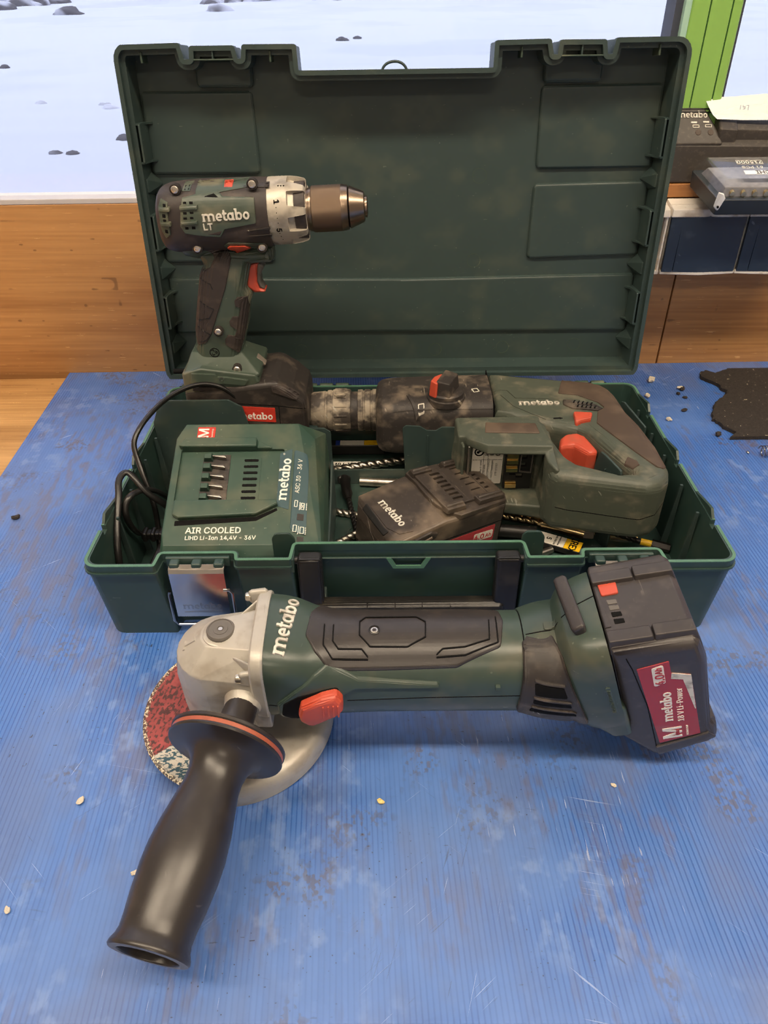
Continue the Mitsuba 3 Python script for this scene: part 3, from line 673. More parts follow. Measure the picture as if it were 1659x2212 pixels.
foot = uni(foot, hull([(-.1945, YD - .012, .134), (-.1945, YD + .012, .134), (-.15, YD - .012, .134), (-.15, YD + .012, .134), (-.199, YD - .029, .122), (-.199, YD + .029, .122), (-.135, YD - .027, .121), (-.135, YD + .027, .121)], .003, 10))
dadd('foot', foot, 'm_toolgreen')
tgt_b, tgt_h, tgt_f = hous, cat(hand, tail), foot
def on(name, pts, tgt, m, d=.0008, r=.0008, rr=.0006, edge=.003, key=DK):
    p = rpoly(mm(pts), r) if not hasattr(pts, 'area') else pts
    return add(key + name, drape(pillow(p, 0, d, rr, 0, 2), tgt, FX, edge), m)
on('side_panel', [(-178.8, 274.8), (-163, 278.2), (-150.3, 279.5), (-145.9, 275.7), (-120.4, 274.8), (-120.4, 255.9), (-146.1, 251.8), (-150.8, 245), (-165.4, 246.4), (-179.2, 248.4), (-182.3, 254.4)], hous, 'm_toolgreen', .0016, .001)
on('rear_grille', [(-197, 274), (-190.5, 271.7), (-191.4, 261.4), (-191.3, 252.8), (-191.7, 247.2), (-196.6, 243.4), (-199.6, 250), (-199.5, 268)], hous, 'm_toolgreen', .0012, .001)
on('top_panel', [(-168.5, 283.2), (-121.7, 285.1), (-127.2, 280.7), (-166.8, 276.0), (-167.9, 277)], hous, 'm_toolgreen', .0010, .0006)
on('top_window', [(-179.2, 282.2), (-171.5, 282.6), (-172.3, 278.9), (-179.9, 278.5)], hous, 'm_toolgreen', .0010, .0006)
for a, b in (((-177.7, 281.6), (-176.2, 279.2)), ((-174.7, 281.9), (-173.2, 279.5))): on('vent_hole', [(a[0], b[1]), (b[0], b[1]), (b[0], a[1]), (a[0], a[1])], hous, 'm_dark', .0012, .0003)
hs = [(-177.7, 272.7, -174.9, 270.9), (-172.7, 272.9, -169.6, 270.8), (-178.3, 265.5, -175.2, 263.4), (-172.9, 265.8, -169.7, 263.9), (-178.7, 261.6, -175.5, 259.5), (-173.2, 261.9, -170.2, 260), (-178.4, 254, -175.4, 251.8), (-172.9, 254.5, -169.8, 252),
      (-194.8, 270.7, -192.3, 267.6), (-196.2, 263.2, -193.4, 260.6), (-196.1, 259.3, -193.4, 256.6), (-196, 251.2, -193.6, 248.4)]
for x0, z1, x1, z0 in hs: on('vent_hole', [(x0, z0), (x1, z0), (x1, z1), (x0, z1)], hous, 'm_dark', .0019, .0003)
for b in ([(-180.7, 270.0), (-165.6, 270.6), (-166.1, 267.2), (-180.9, 266.8)], [(-181.1, 258.6), (-166.7, 259.4), (-167.3, 255.7), (-181.7, 255.2)], [(-198.6, 268.4), (-188.4, 268.8), (-189, 265.4), (-199.3, 265)], [(-199.5, 257.4), (-189.2, 258), (-189.4, 254.2), (-199.1, 253.7)]):
    on('grille_bar', b, hous, 'm_toolgreen', .0036, .0008, .0012)
on('side_recess', [(-162.8, 275.6), (-152.8, 278), (-148.5, 275)], hous, 'm_dark', .0019, .0004); on('side_recess', [(-163, 247.8), (-148.4, 250.8), (-150.9, 247)], hous, 'm_rubber', .0019, .0004)
for b in ([(-136.8, 281.2), (-109, 283.4), (-109, 280.4)], [(-136.8, 249), (-109.8, 253.1), (-109.5, 250.5)], [(-137, 245.6), (-108.9, 246.8), (-108.9, 244.6)]): on('side_flute', b, hous, 'm_blackdusty', .0013, .0004)
def side_logo(name, mesh, x, z, rot, tgt, m='m_logo', key=DK, edge=.002):
    return add(key + name, drape(mv(mesh, Ro(rot, 'z'), Tr(x, z, 0)), tgt, FX, edge), m)
LGP = uni(hous)
side_logo('lettering', logo(.0385, .0027), -.1441, .2617, 2.6, hous)
side_logo('lettering', text('LT', .0050, .0027, True, (0, 0)), -.1593, .2541, 2.6, hous, 'm_logo')
on('red_switch', [(-145.5, 284.6), (-138.5, 284.8), (-138.5, 281), (-145.5, 281)], hous, 'm_red', .0016, .0006)
# torque ring and chuck
def axl(prof, m, name, n=56, x=0): return dadd(name, mv(lathe(prof, n), AX @ Tr(x, 0, .0002) @ Ro(90, 'y')), m)
ring = mv(lathe([(.0262, .0385), (.0268, .0392), (.0268, .050), (.0266, .057), (.0258, .063), (.0243, .0685), (.0228, .0697)], 72), AX @ Tr(0, 0, .0002) @ Ro(90, 'y'))
pk = []
for k in range(8):
    a = 22.5 + 45 * k - 12
    w = hull([(.0655, s * .0048, .0247) for s in (-1, 1)] + [(.0560, s * .0048, .0235) for s in (-1, 1)] + [(.0555, s * .0058, .0285) for s in (-1, 1)] + [(.0720, s * .0056, .0185) for s in (-1, 1)] + [(.0720, s * .0070, .0285) for s in (-1, 1)], .0005)
    pk.append(mv(w, AX @ Ro(a, 'x')))
ring = cut(ring, *pk)
dadd('torque_ring', ring, 'm_silver', 30)
axl([(.0205, .060), (.0225, .0605), (.0225, .0690), (.020, .0693)], 'm_rubber', 'ring_core')
axl([(.0165, .0690), (.0165, .0712), (.0175, .0716), (.0175, .0735), (.0182, .0740)], 'm_chuck', 'chuck_collar')
axl([(.0180, .0738), (.0184, .0744), (.0184, .0975), (.0180, .0985)], 'm_knurl', 'chuck_sleeve', 72)
axl([(.0180, .0980), (.0184, .0990), (.0174, .1038), (.0166, .1040)], 'm_chuck', 'chuck_front')
axl([(.0158, .1036), (.0158, .1050)], 'm_dark', 'chuck_gap')
axl([(.0160, .1046), (.0168, .1052), (.0120, .1170), (.0105, .1176), (.0085, .1178), (.0085, .1195), (.0070, .1199), (.0045, .1190)], 'm_chuck', 'chuck_nose')
for tx, x, z in (('1', -.1033, .2709), ('5', -.1026, .2492)):
    side_logo('lettering', mv(text(tx, .0042, .0005, True, (0, 0)), Ro(-90, 'z')), x, z, 4, ring, 'm_dark')
for x, z in ((-.1037, .2669), (-.1035, .2630), (-.1032, .2590), (-.1029, .2552), (-.1026, .2462), (-.1018, .2432), (-.1010, .2403)):
    on('ring_dot', Point(x, z).buffer(.00035, 4), ring, 'm_dark', .0003, rr=.0001)
for x in (-.1020, -.0998, -.0976): on('ring_dot', Polygon([(x - .0007, .2812), (x + .0008, .2812), (x, .2803)]), ring, 'm_dark', .0004, rr=.0001)
# grip rubber, switch, trigger, screws
on('back_grip', [(-188.5, 144.5), (-178.9, 148.7), (-173.8, 155.9), (-154.9, 199.3), (-146.9, 224), (-150.8, 234.2), (-169.9, 232.7), (-163.8, 229.1), (-161.2, 224.5), (-166, 216.5), (-175.5, 213.0), (-178.2, 208), (-185.5, 179), (-190, 158)], tgt_h, 'm_rubber', .0011, .0012)
for s in ([(-177, 206), (-168, 202.5), (-166.5, 198)], [(-180, 186), (-168, 180), (-173, 172), (-184, 169)], [(-185, 163), (-174.5, 156.5), (-179, 151), (-187, 148)]):
    add(DK + 'grip_line', drape(ext(line(mm(s), .0007), 0, .0016), tgt_h, FX, .002), 'm_blackplastic')
on('front_grip', [(-137.5, 190.3), (-145.9, 190.5), (-149, 187.3), (-148.9, 182), (-144.4, 179.9), (-147, 172.5), (-152.1, 173), (-155.9, 168.4), (-155.6, 164.2), (-150.1, 160.4), (-152.9, 154.4), (-158.4, 155.8), (-161.8, 151.5), (-162.1, 146.3), (-150.9, 136.5), (-146.2, 147.9), (-141, 164.9), (-137.8, 179)], tgt_h, 'm_rubber', .0011, .0010)
on('switch_surround', [(-150.4, 237.3), (-145.5, 239.9), (-123.3, 238.7), (-117, 238), (-116, 229), (-138.7, 225.8), (-143.2, 226.9), (-146.2, 229.5)], cat(hous, hand, tail), 'm_toolgreen', .0011, .0012)
on('direction_switch', [(-147.8, 235.1), (-145.2, 237), (-132.7, 236.8), (-127.5, 234.2), (-132.9, 230), (-141.4, 228.2), (-145.1, 230.2)], cat(hous, hand, tail), 'm_red', .0040, .0012, .0016)
dadd('trigger', mv(pillow(rpoly(mm([(-136, 214), (-129.8, 216.9), (-125.4, 216.9), (-127.6, 211.3), (-128.8, 200.2), (-127.3, 194.8), (-121.6, 192.1), (-123.6, 190.5), (-132, 190.4), (-139, 196)]), .0008), -.0085, .0085, .003, .003, 4), Tr(0, YD, 0) @ FX), 'm_red')
dadd('trigger_pad', mv(pillow(rpoly(mm([(-127.5, 217), (-123.7, 216.2), (-121.4, 212.6), (-125.6, 205.7), (-125.7, 198.7), (-122.4, 193), (-127.9, 194.3), (-129.5, 200.2), (-128.4, 211.3)]), .0006), -.0075, .0075, .003, .003, 4), Tr(0, YD, 0) @ FX), 'm_grey')
for x, z, t in ((-.1840, .2805, hous), (-.1217, .2840, hous), (-.1727, .2346, cat(hous, tail)), (-.1190, .2344, cat(hous, tail)), (-.1663, .1601, hand), (-.1529, .1259, cat(hand, foot))):
    h = heights(np.array([[x, z]]), mv(t, np.linalg.inv(FX)))[0]
    add(DK + 'screw_seat', mv(lathe([(.0044, -.004), (.0044, .0012), (.0036, .0014), (.0036, .0004)], 20), FX @ Tr(x, z, max(h, -.222))), 'm_blackdusty')
    add(DK + 'screw', mv(screw(.0032, .0016), FX @ Tr(x, z, max(h, -.222) + .0008)), 'm_screw')
on('footplate', [(-193.9, 125.5), (-171.5, 124.5), (-170.3, 121.8), (-162.6, 121.6), (-142, 118.3), (-146.5, 112.6), (-166.2, 114.6), (-174.4, 114.2), (-196.7, 113)], foot, 'm_toolgreen', .0016, .0008)
dadd('thread_hole', mv(lathe([(.0022, -.004), (.0022, .002), (.0014, .0020), (.0014, .0004)], 18), FX @ Tr(-.1668, .1195, -(YD - .0326))), 'm_steel')
dadd('thread_core', mv(lathe([(.0014, 0), (.0014, .0011)], 14), FX @ Tr(-.1668, .1195, -(YD - .0326))), 'm_dark')
on('foot_shoulder', [(-195, 111.8), (-149, 110.8), (-153, 107.6), (-195, 107.5)], foot, 'm_rubber', .0014, .0006)
add(DK + 'badge', drape(mv(ringmark(.0042, .0003, .0004), Tr(-.1735, .1385, 0)), cat(hand, foot), FX, .002), 'm_dark')
for q in ([(-176.2, 140.5), (-174.5, 141.3), (-173.8, 139.6)], [(-172.6, 140.2), (-170.9, 139), (-171.6, 137.6), (-173, 138.6)], [(-175.8, 137.2), (-174.6, 135.9), (-173.4, 136.8)]):
    add(DK + 'badge', drape(ext(line(mm(q), .0005), 0, .0004), cat(hand, foot), FX, .002), 'm_dark')
dadd('lamp_lens', hull([(-.1435, YD - .004, .121), (-.1435, YD + .004, .121), (-.1375, YD - .004, .1265), (-.1375, YD + .004, .1265), (-.131, YD - .004, .120), (-.131, YD + .004, .120), (-.137, YD, .116)], .001), 'm_clear')
dadd('belt_pin', lathe([(.0024, 0), (.0024, .014)], 14).apply_transform(Tr(-.2165, YD - .01, .1165) @ Ro(90, 'y')), 'm_dark')
# battery of the drill
BK = DK + 'battery_pack'
b1 = [(-.2035, .0615), (-.0925, .0615), (-.0905, .066), (-.0905, .0880), (-.0925, .0960), (-.1035, .1070), (-.1168, .1155), (-.1220, .1165), (-.2035, .1065)]
bat = mv(pillow(rpoly(b1, .002), -.0350, .0350, .005, .005, 4), Tr(0, YD, 0) @ FX)
add(BK, bat, 'm_blackdusty', label='black battery pack under the drill foot')
on('battery_pack__bevel', [(-122.3, 113.0), (-121.4, 106.4), (-99.7, 98.0), (-96.2, 102.4), (-104, 108.5), (-116, 113.6)], bat, 'm_rubber', .0012, .0008)
on('battery_pack__label', [(-165, 93.0), (-120.6, 90.0), (-120.8, 74.7), (-165, 77.6)], bat, 'm_label', .0004, .0004, .0001)
add(BK + '__lettering', drape(mv(logo(.0335, .0007), Ro(-2, 'z'), Tr(-.1402, .0808, 0)), bat, FX, .003), 'm_white')
add(BK + '__seam', drape(ext(line(mm([(-200, 96.6), (-160, 95.2), (-118, 92.2), (-92, 88.5)]), .0006), 0, .0003), bat, FX, .004), 'm_dark')
add(BK + '__seam', drape(ext(line(mm([(-116.8, 91.5), (-117.2, 64)]), .0005), 0, .0003), bat, FX, .004), 'm_dark')
# ================================================================ cordless angle grinder lying in front of the case
tag('angle_grinder', 'green cordless angle grinder with a red disc lying in front of the case', 'angle grinder')
GK = 'angle_grinder__'
_r = math.radians(5)
GF = frame((-.124, -.0855, .0658), (1, 0, 0), (0, math.cos(_r), math.sin(_r)))
def gadd(name, mesh, m, smooth=35, T=None, label=None): return add(GK + name, mesh, m, GF if T is None else GF @ T, smooth, label)
SIDE = FX                                   # (X, Z) outlines seen from the front
# --- gear head, a cast aluminium casting
def circ(cx, cy, R, z, a0, a1, n): return [(cx + R * math.cos(math.radians(a)), cy + R * math.sin(math.radians(a)), z) for a in np.linspace(a0, a1, n)]
hp = circ(1.5, 0, 26.0, -29, 70, 290, 16) + [(28, 28, -27), (28, -28, -27)]
hp += circ(1.5, 0, 25.8, 3, 70, 290, 16) + circ(2.0, 0, 24.0, 15, 75, 285, 14) + [(28, 27, 17), (28, -28.5, 17), (28, 29, 0), (28, -29, 0)]
hp += circ(5, 0, 12, 26.5, 60, 300, 12) + [(27, 14, 31), (27, -16, 30.5), (27, 0, 32.5)]
head = hull(np.array(hp) * .001, .0022, 10)
boss = lathe([(.0128, -.012), (.0118, .0), (.0112, .0032), (.0098, .0040)], 40)
boss.apply_transform(Tr(.0055, 0, .0265))
hboss = mv(lathe([(.0118, 0), (.0112, .0085), (.0102, .0105)], 32), Tr(.0195, -.0255, .0012) @ Ro(98, 'x') @ Ro(0, 'y'))
neck = mv(lathe([(.0215, 0), (.0215, .018)], 40), Tr(.003, 0, -.0475))
foot_ = hull([(.020, -.030, -.004), (.034, -.031, .010), (.034, -.0315, -.024), (.026, -.030, -.026), (.020, -.026, -.02), (.020, .030, 0), (.034, .031, .01), (.034, .031, -.024), (.020, .026, -.02)], .001)
headm = uni(head, boss, hboss, neck, foot_)
gadd('gear_head', headm, 'm_alu', 32, label='pale cast metal gear head')
fl = loft([(.0262, 0, .0085, .0325, .0300, 4.0), (.0275, 0, .0085, .0335, .0312, 4.2), (.0335, 0, .0085, .0340, .0316, 4.4), (.0345, 0, .0085, .0335, .0312, 4.4)], N=8, m=72)
gadd('flange', fl, 'm_alu', 32)
for y, z in ((-.0285, .0215), (.0265, .0325)):
    gadd('flange_lug', hull([(.0215, y, z - .0035), (.0215, y, z + .0035), (.030, y, z - .0055), (.030, y, z + .005), (.030, y * .92, z - .006)], .0022), 'm_alu')
    gadd('flange_screw', mv(screw(.0030, .0018), Tr(.0190, y, z) @ Ro(-90, 'y')), 'm_screw')
for y0, z0, y1, z1 in ((-.014, .0290, -.0275, .0330), (.008, .0315, .0215, .0375)):
    gadd('head_rib', hull([(.010, y0, z0 - .004), (.0100, y0, z0 - .008), (.028, y1, z1 - .001), (.028, y1, z1 - .008)], .0009), 'm_alu')
gadd('lock_button', mv(lathe([(.0088, -.004), (.0088, .0020), (.0080, .0030), (.0074, .0031), (.0073, .0027), (.0045, .0027), (.0044, .0030), (.0020, .0031), (.0018, .0024), (.0008, .0024)], 40), Tr(.0055, 0, .0300)), 'm_grey')
gadd('lock_button__centre', mv(lathe([(.0016, 0), (.0014, .0012)], 16), Tr(.0055, 0, .0318)), 'm_screw')
add(GK + 'raised_mark', mv(drape(mv(text('1', .010, .0009, True, (0, 0)), Ro(-90, 'z')), headm, frame((-.0125, -.0030, .0215), (.62, 0, .78), (0, 1, 0)), .003), GF), 'm_alu')
# --- guard and disc
GC = Tr(.003, 0, 0)
prof = [(.0200, -.0440), (.0560, -.0440), (.0618, -.0452), (.0655, -.0485), (.0668, -.0530), (.0668, -.0605), (.0660, -.0607), (.0652, -.0604), (.0650, -.0530), (.0635, -.0492), (.0605, -.0465), (.0555, -.0456), (.0200, -.0456)]
def partial(prof, a0, a1, n):
    p = np.array(prof); m = len(p); V = []
    for a in np.radians(np.linspace(a0, a1, n)): V.append(np.column_stack([p[:, 0] * math.cos(a), p[:, 0] * math.sin(a), p[:, 1]]))
    V = np.vstack(V); i = np.arange(m); j = (i + 1) % m; F = []
    for k in range(n - 1): F += [np.column_stack([i + k * m, j + k * m, j + (k + 1) * m]), np.column_stack([i + k * m, j + (k + 1) * m, i + (k + 1) * m])]
    cap = _earcut(Polygon(p))
    # cap vertices are the profile points in order
    pts, f = cap; idx = [int(np.argmin(((p - q) ** 2).sum(1))) for q in pts]; f = np.array(idx)[f]
    F += [f, f[:, ::-1] + (n - 1) * m]
    x = trimesh.Trimesh(V, np.vstack(F), process=False); x.fix_normals(); return x
gadd('guard', partial(prof, -106, 78, 72), 'm_alu', 35, GC, 'pale metal guard round the rear of the disc')
gadd('guard_collar', ringlathe([(.0215, -.0470), (.0260, -.0470), (.0260, -.0395), (.0215, -.0395)], 40), 'm_alu', 30, GC)
def _disc(p, n, uv):
    x = p.x + .121; y = p.y + .0812
    r = dr.sqrt(x * x + y * y); a = dr.atan2(y, x)
    w = noise(x * 900 + y * 300, y * 900, 1.0)
    red = mix(tile3((112, 42, 46)), tile3((160, 78, 78)), fbm(x * 260, y * 260, 2.0, 3))
    red = mix(red, tile3((52, 40, 40)), .85 * smoothstep(.52, .62, fbm(x * 700 - y * 250, y * 420 + x * 200, 3.0, 3)))
    pale = mix(tile3((178, 174, 166)), tile3((44, 72, 86)), smoothstep(.45, .60, fbm(x * 500, y * 900, 4.0, 3)))
    lab = smoothstep(-.03, .03, a + 2.42) * smoothstep(-.03, .03, -1.42 - a) * smoothstep(.003, .0, r - .0600 + .003 * w)
    lab = dr.select((a > -2.50) & (a < -1.3), 1.0, 0.0)
    c = mix(red, pale, lab)
    edge = smoothstep(.0585, .0608, r + .002 * (w - .5))
    c = mix(c, mix(tile3((70, 60, 52)), tile3((226, 214, 190)), smoothstep(.5, .7, noise(x * 1500, y * 1500, 7.0))), .9 * edge)
    return c
mat('m_disc', None, .75, proc_fn=_disc, bump=lambda p, n, uv: noise(p.x * 1400, p.y * 1400, p.z * 1400), bscale=.0002)
gadd('cutting_disc', mv(lathe([(.0615, -.0535), (.0622, -.0528), (.0622, -.0515), (.0615, -.0508), (.045, -.0508), (.030, -.0500), (.012, -.0500)], 96), GC), 'm_disc', 30, None, 'worn red abrasive disc with a torn printed label')
gadd('disc_nut', mv(lathe([(.018, -.0595), (.018, -.0535), (.011, -.0530)], 30), GC), 'm_steel')
# --- body
body = loft([(.0345, 0, .0080, .0325, .0305, 4.2), (.0400, 0, .0078, .0325, .0300, 4.1), (.050, 0, .0060, .0322, .0298, 3.8), (.062, 0, .0020, .0315, .0300, 3.0), (.076, 0, 0, .0306, .0304, 2.4), (.12, 0, 0, .0304, .0304, 2.2), (.1895, 0, 0, .0306, .0306, 2.2)], N=60, m=80)
gadd('body', body, 'm_grindgreen', 35)
rear = loft([(.1902, 0, 0, .0310, .0310, 2.3), (.1915, 0, 0, .0316, .0316, 2.3), (.2040, 0, .0010, .0342, .0342, 2.4), (.2180, 0, .0015, .0350, .0350, 2.5), (.226, 0, .001, .033, .033, 2.5)], N=24, m=72)
gadd('rear_body', rear, 'm_grindgreen', 35)
gadd('body_seam', loft([(.1890, 0, 0, .0300, .0300, 2.3), (.1908, 0, 0, .0300, .0300, 2.3)], N=3, m=48), 'm_dark')
_a = math.radians(18.5)
BT = np.array([math.cos(_a), 0, math.sin(_a)]); BL = np.array([-math.sin(_a), 0, math.cos(_a)])
BF = frame((.230, -.002, .0566), BT, (0, 1, 0))            # battery frame: x thickness, y across, z up along the pack
ad = [(-.034, -.001, -.051, .026, .030, 2.3), (-.028, 0, -.0495, .0335, .0360, 2.5), (-.021, 0, -.0480, .0362, .0425, 3.2), (-.012, 0, -.0475, .0375, .0440, 4.0), (-.0005, 0, -.0470, .0378, .0445, 4.6)]
adp = loft(ad, N=26, m=80)
tong = hull([(-.0010, s * .034, -.080) for s in (-1, 1)] + [(-.0080, s * .032, -.0885) for s in (-1, 1)] + [(-.014, s * .032, -.074) for s in (-1, 1)] + [(-.001, s * .034, -.06) for s in (-1, 1)] + [(-.026, s * .030, -.062) for s in (-1, 1)] + [(-.0005, s * .034, -.086) for s in (-1, 1)], .003)
adp = uni(adp, tong)
gadd('battery_adapter', adp, 'm_grindgreen', 35, BF)
# soft pad on the top
PF = Tr(0, 0, 0)
padp = rpoly([(.0580, -.006), (.0600, .013), (.0660, .0245), (.130, .0255), (.152, .0235), (.1775, .0185), (.1790, .006), (.1757, -.0125), (.1490, -.0225), (.072, -.0240), (.0640, -.0165)], .003)
gadd('grip_pad', drape(pillow(padp, 0, .0014, .0010, 0, 3), body, PF, .004), 'm_gripblack', 40)
def padline(pts, closed=False, w=.0007):
    p = line(pts, w); gadd('grip_pad__groove', drape(ext(p, 0, .0021), body, PF, .003), 'm_dark', 30)
padline([(.0905, .0056), (.0940, .0095), (.1255, .0098), (.1310, .0050), (.1305, -.0066), (.1195, -.0128), (.0970, -.0126), (.0905, -.0049), (.0905, .0056)])
padline([(.0955, -.0180), (.0920, -.0140), (.0780, -.0140), (.0745, -.0090), (.0745, .0030)]); padline([(.0690, .0030), (.0690, -.0120), (.0745, -.0195), (.0955, -.0195)])
padline([(.1370, -.0170), (.1405, -.0140), (.1540, -.0130), (.1690, -.0085), (.1700, .0060)]); padline([(.1370, -.0185), (.1540, -.0175), (.1740, -.0105), (.1745, .0090)])
gadd('pad_screw_seat', mv(lathe([(.0036, -.002), (.0036, .0018), (.0028, .0022), (.0028, .0008)], 20), Tr(.0995, -.0011, .0302)), 'm_blackplastic')
gadd('pad_screw', mv(screw(.0027, .0010), Tr(.0995, -.0011, .0310)), 'm_screw')
gadd('pad_dot', mv(lathe([(.0007, 0), (.0006, .0002)], 8), Tr(.1080, -.0180, .0262)), 'm_dark')
# lettering across the neck
lm = mv(logo(.0445, .0013), Ro(82.5, 'z'), Tr(.0465, -.0010, 0))
gadd('lettering', drape(lm, body, PF, .002), 'm_logo', 30)
# front side: hood over the switch, slider, seam, small marks
hood = rpoly([(.0405, -.010), (.0405, .002), (.0520, .0140), (.064, .0235), (.0715, .0262), (.080, .0235), (.0895, .0190), (.110, .0170), (.1755, .0128), (.1755, .0112), (.110, .0120), (.0890, .0120), (.082, .009), (.080, -.002), (.070, -.012), (.058, -.019), (.050, -.0195), (.043, -.0165)], .0018)
gadd('switch_hood', drape(pillow(hood, 0, .0020, .0016, 0, 3), body, SIDE, .003), 'm_grindgreen', 40)
gadd('switch_well', drape(pillow(rpoly([(.0425, -.008), (.0445, .0035), (.054, .0105), (.067, .0135), (.078, .0145), (.079, .001), (.068, -.010), (.056, -.0155), (.047, -.0145)], .002), 0, .0025, .0004, 0, 2), body, SIDE, .003), 'm_dark')
sw = pillow(rpoly([(.0535, -.0015), (.0555, .0070), (.0620, .0105), (.0680, .0130), (.0770, .0140), (.0805, .0090), (.0805, .0005), (.0765, -.0045), (.0715, -.0078), (.0665, -.0120), (.0615, -.0155), (.0575, -.0130), (.0540, -.0075)], .0022), 0, .0090, .0035, 0, 4)
gadd('slide_switch', drape(sw, body, SIDE, .003), 'm_red', 45)
for x in (.0690, .0720, .0750, .0778):
    gadd('slide_switch__ridge', drape(pillow(rrect(.0012, .0105, .0005, (x, .0030)), 0, .0098, .0004, 0, 2), body, SIDE, .003), 'm_red')
gadd('body_seam', drape(ext(line([(.0355, .0000), (.0400, -.001)], .0005).union(line([(.083, .0012), (.130, .0032), (.1880, .0045)], .0005)), 0, .0002), body, SIDE, .003), 'm_dark')
gadd('body_mark', drape(pillow(rrect(.003, .0022, .0005, (.1735, .0120)), 0, .0022, .0003, 0, 2), body, SIDE, .003), 'm_grindgreen')
# vents, release button, seams of the rear
tg = cat(rear, mv(adp, BF))
vent = rpoly([(.1885, .0305), (.2060, .0350), (.2100, .0335), (.2300, -.0125), (.2255, -.0185), (.1865, -.0100)], .0018)
vm = pillow(vent, 0, .0030, .0018, 0, 3)
gadd('vent_block', drape(vm, tg, SIDE, .003), 'm_blackdusty', 40)
for q in ([(.1945, .0185), (.2110, .0185), (.2140, .0110), (.1950, .0110)], [(.1945, .0075), (.2160, .0060), (.2180, .0025), (.1945, .0040)], [(.1940, -.0005), (.2200, -.0030), (.2220, -.0065), (.1930, -.0040)]):
    gadd('vent_block__slot', drape(pillow(rpoly(q, .0008), 0, .0034, .0002, 0, 2), tg, SIDE, .003), 'm_dark')
    gadd('vent_block__bar', drape(pillow(line([(q[0][0] + .0005, q[0][1] + .0016), (q[1][0], q[1][1] + .0014)], .0016), 0, .0042, .0006, 0, 2), tg, SIDE, .003), 'm_blackdusty')
gadd('release_button', hull([(-.0190, .020, .003), (-.0150, .020, .004), (-.0115, -.0155, .0005), (-.0155, -.0155, -.001), (-.0185, .020, -.012), (-.0115, -.0145, -.014)], .0022), 'm_packblack', 40, BF)
gadd('rear_seam', drape(ext(line([(.1915, .0008), (.205, .0005), (.2135, .004)], .0006), 0, .0003), tg, Tr(0, -.006, 0), .003), 'm_dark')
gadd('rear_seam', drape(ext(line([(.2185, .0075), (.2320, .0115)], .0006), 0, .0003), tg, Tr(0, -.006, 0), .003), 'm_dark')
gadd('rear_plug', drape(pillow(rrect(.0070, .0062, .0012, (.2055, -.002)), 0, .0010, .0005, 0, 2), tg, PF, .003), 'm_grindgreen')
gadd('embossed_plate', drape(pillow(rpoly([(.2325, .0250), (.2355, .0255), (.2450, .0005), (.2420, -.0008)], .0010), 0, .0006, .0003, 0, 2), tg, SIDE, .003), 'm_grindgreen')
gadd('embossed_text', drape(mv(text('Made in Germany', .0021, .0010, False, (0, 0)), Ro(111, 'z'), Tr(.2388, .0123, 0)), tg, SIDE, .002), 'm_toolgreen')
# --- battery pack
P_ = GK + 'battery_pack'
bp = rpoly([(.0002, -.004), (.0455, -.0075), (.0490, -.0120), (.0515, -.0300), (.0500, -.0940), (.0535, -.0980), (.0535, -.1105), (.0500, -.1140), (.0150, -.1215), (.0110, -.1195), (-.0065, -.0900), (.0002, -.0750)], .002)
pk = mv(pillow(bp, -.0362, .0362, .0075, .0075, 5), FX)
add(P_, pk, 'm_packblack', GF @ BF, 40, 'black battery pack with a red charge button')
for y in (.0195, -.0255):
    for x0, x1, h in ((.0005, .0250, .0045), (.0255, .0480, .0028)):
        add(P_ + '__rail', hull([(x0, y + s * .0050, -.010) for s in (-1, 1)] + [(x1, y + s * .0050, -.012) for s in (-1, 1)] + [(x0 + .001, y + s * .0034, -.0058 + h) for s in (-1, 1)] + [(x1 - .001, y + s * .0034, -.0082 + h) for s in (-1, 1)], .0008), 'm_packblack', GF @ BF)
TOP = frame((0, 0.002, 0), (1, 0, -.06), (0, 1, 0))
add(P_ + '__button_panel', drape(pillow(rpoly([(.0005, .0155), (.0030, .0155), (.0048, -.019), (.0010, -.019)], .0006), 0, .0006, .0003, 0, 2), pk, TOP, .004), 'm_packblack', GF @ BF)
add(P_ + '__charge_button', drape(pillow(rpoly([(.0037, .0147), (.0146, .0139), (.0143, .0047), (.0042, .0045)], .0012), 0, .0012, .0006, 0, 3), pk, TOP, .003), 'm_red', GF @ BF, label='red charge button')
for k, y in enumerate((-.0005, -.0050, -.0100, -.0152)):
    q = [(.0062 + .0003 * k, y + .0017), (.0118 + .0003 * k, y + .0013), (.0120 + .0003 * k, y - .0018), (.0066 + .0002 * k, y - .0018)]
    add(P_ + '__charge_light', drape(pillow(rpoly(q, .0004), 0, .0004, .0001, 0, 2), pk, TOP, .003), 'm_dark' if k > 1 else 'm_grey', GF @ BF)
FRONT = SIDE
add(P_ + '__label', drape(pillow(rpoly([(.0118, -.0210), (.0297, -.0190), (.0300, -.0304), (.0406, -.0356), (.0420, -.0995), (.0170, -.1029)], .0006), 0, .0005, .0001, 0, 2), pk, FRONT, .006), 'm_label_red', GF @ BF, label='scuffed dark red label')
add(P_ + '__label_corner', drape(ext(rpoly([(.0300, -.0304), (.0406, -.0356), (.0411, -.0750), (.0358, -.0384), (.0294, -.0356)], .0003), 0, .0007), pk, FRONT, .006), 'm_logo', GF @ BF)
def ptext(mesh, x, z, m='m_white', rot=88): add(P_ + '__lettering', drape(mv(mesh, Ro(rot, 'z'), Tr(x, z, 0)), pk, FRONT, .003), m, GF @ BF, 30)
add(P_ + '__capacity_plate', drape(ext(rpoly([(.0196, -.0225), (.0262, -.0210), (.0262, -.0385), (.0196, -.0405)], .0012), 0, .0008), pk, FRONT, .004), 'm_white', GF @ BF)
ptext(text('4.0', .0050, .0011, True, (0, 0)), .0232, -.0345, 'm_label_red'); ptext(text('Ah', .0036, .0011, True, (0, 0)), .0232, -.0258, 'm_label_red')
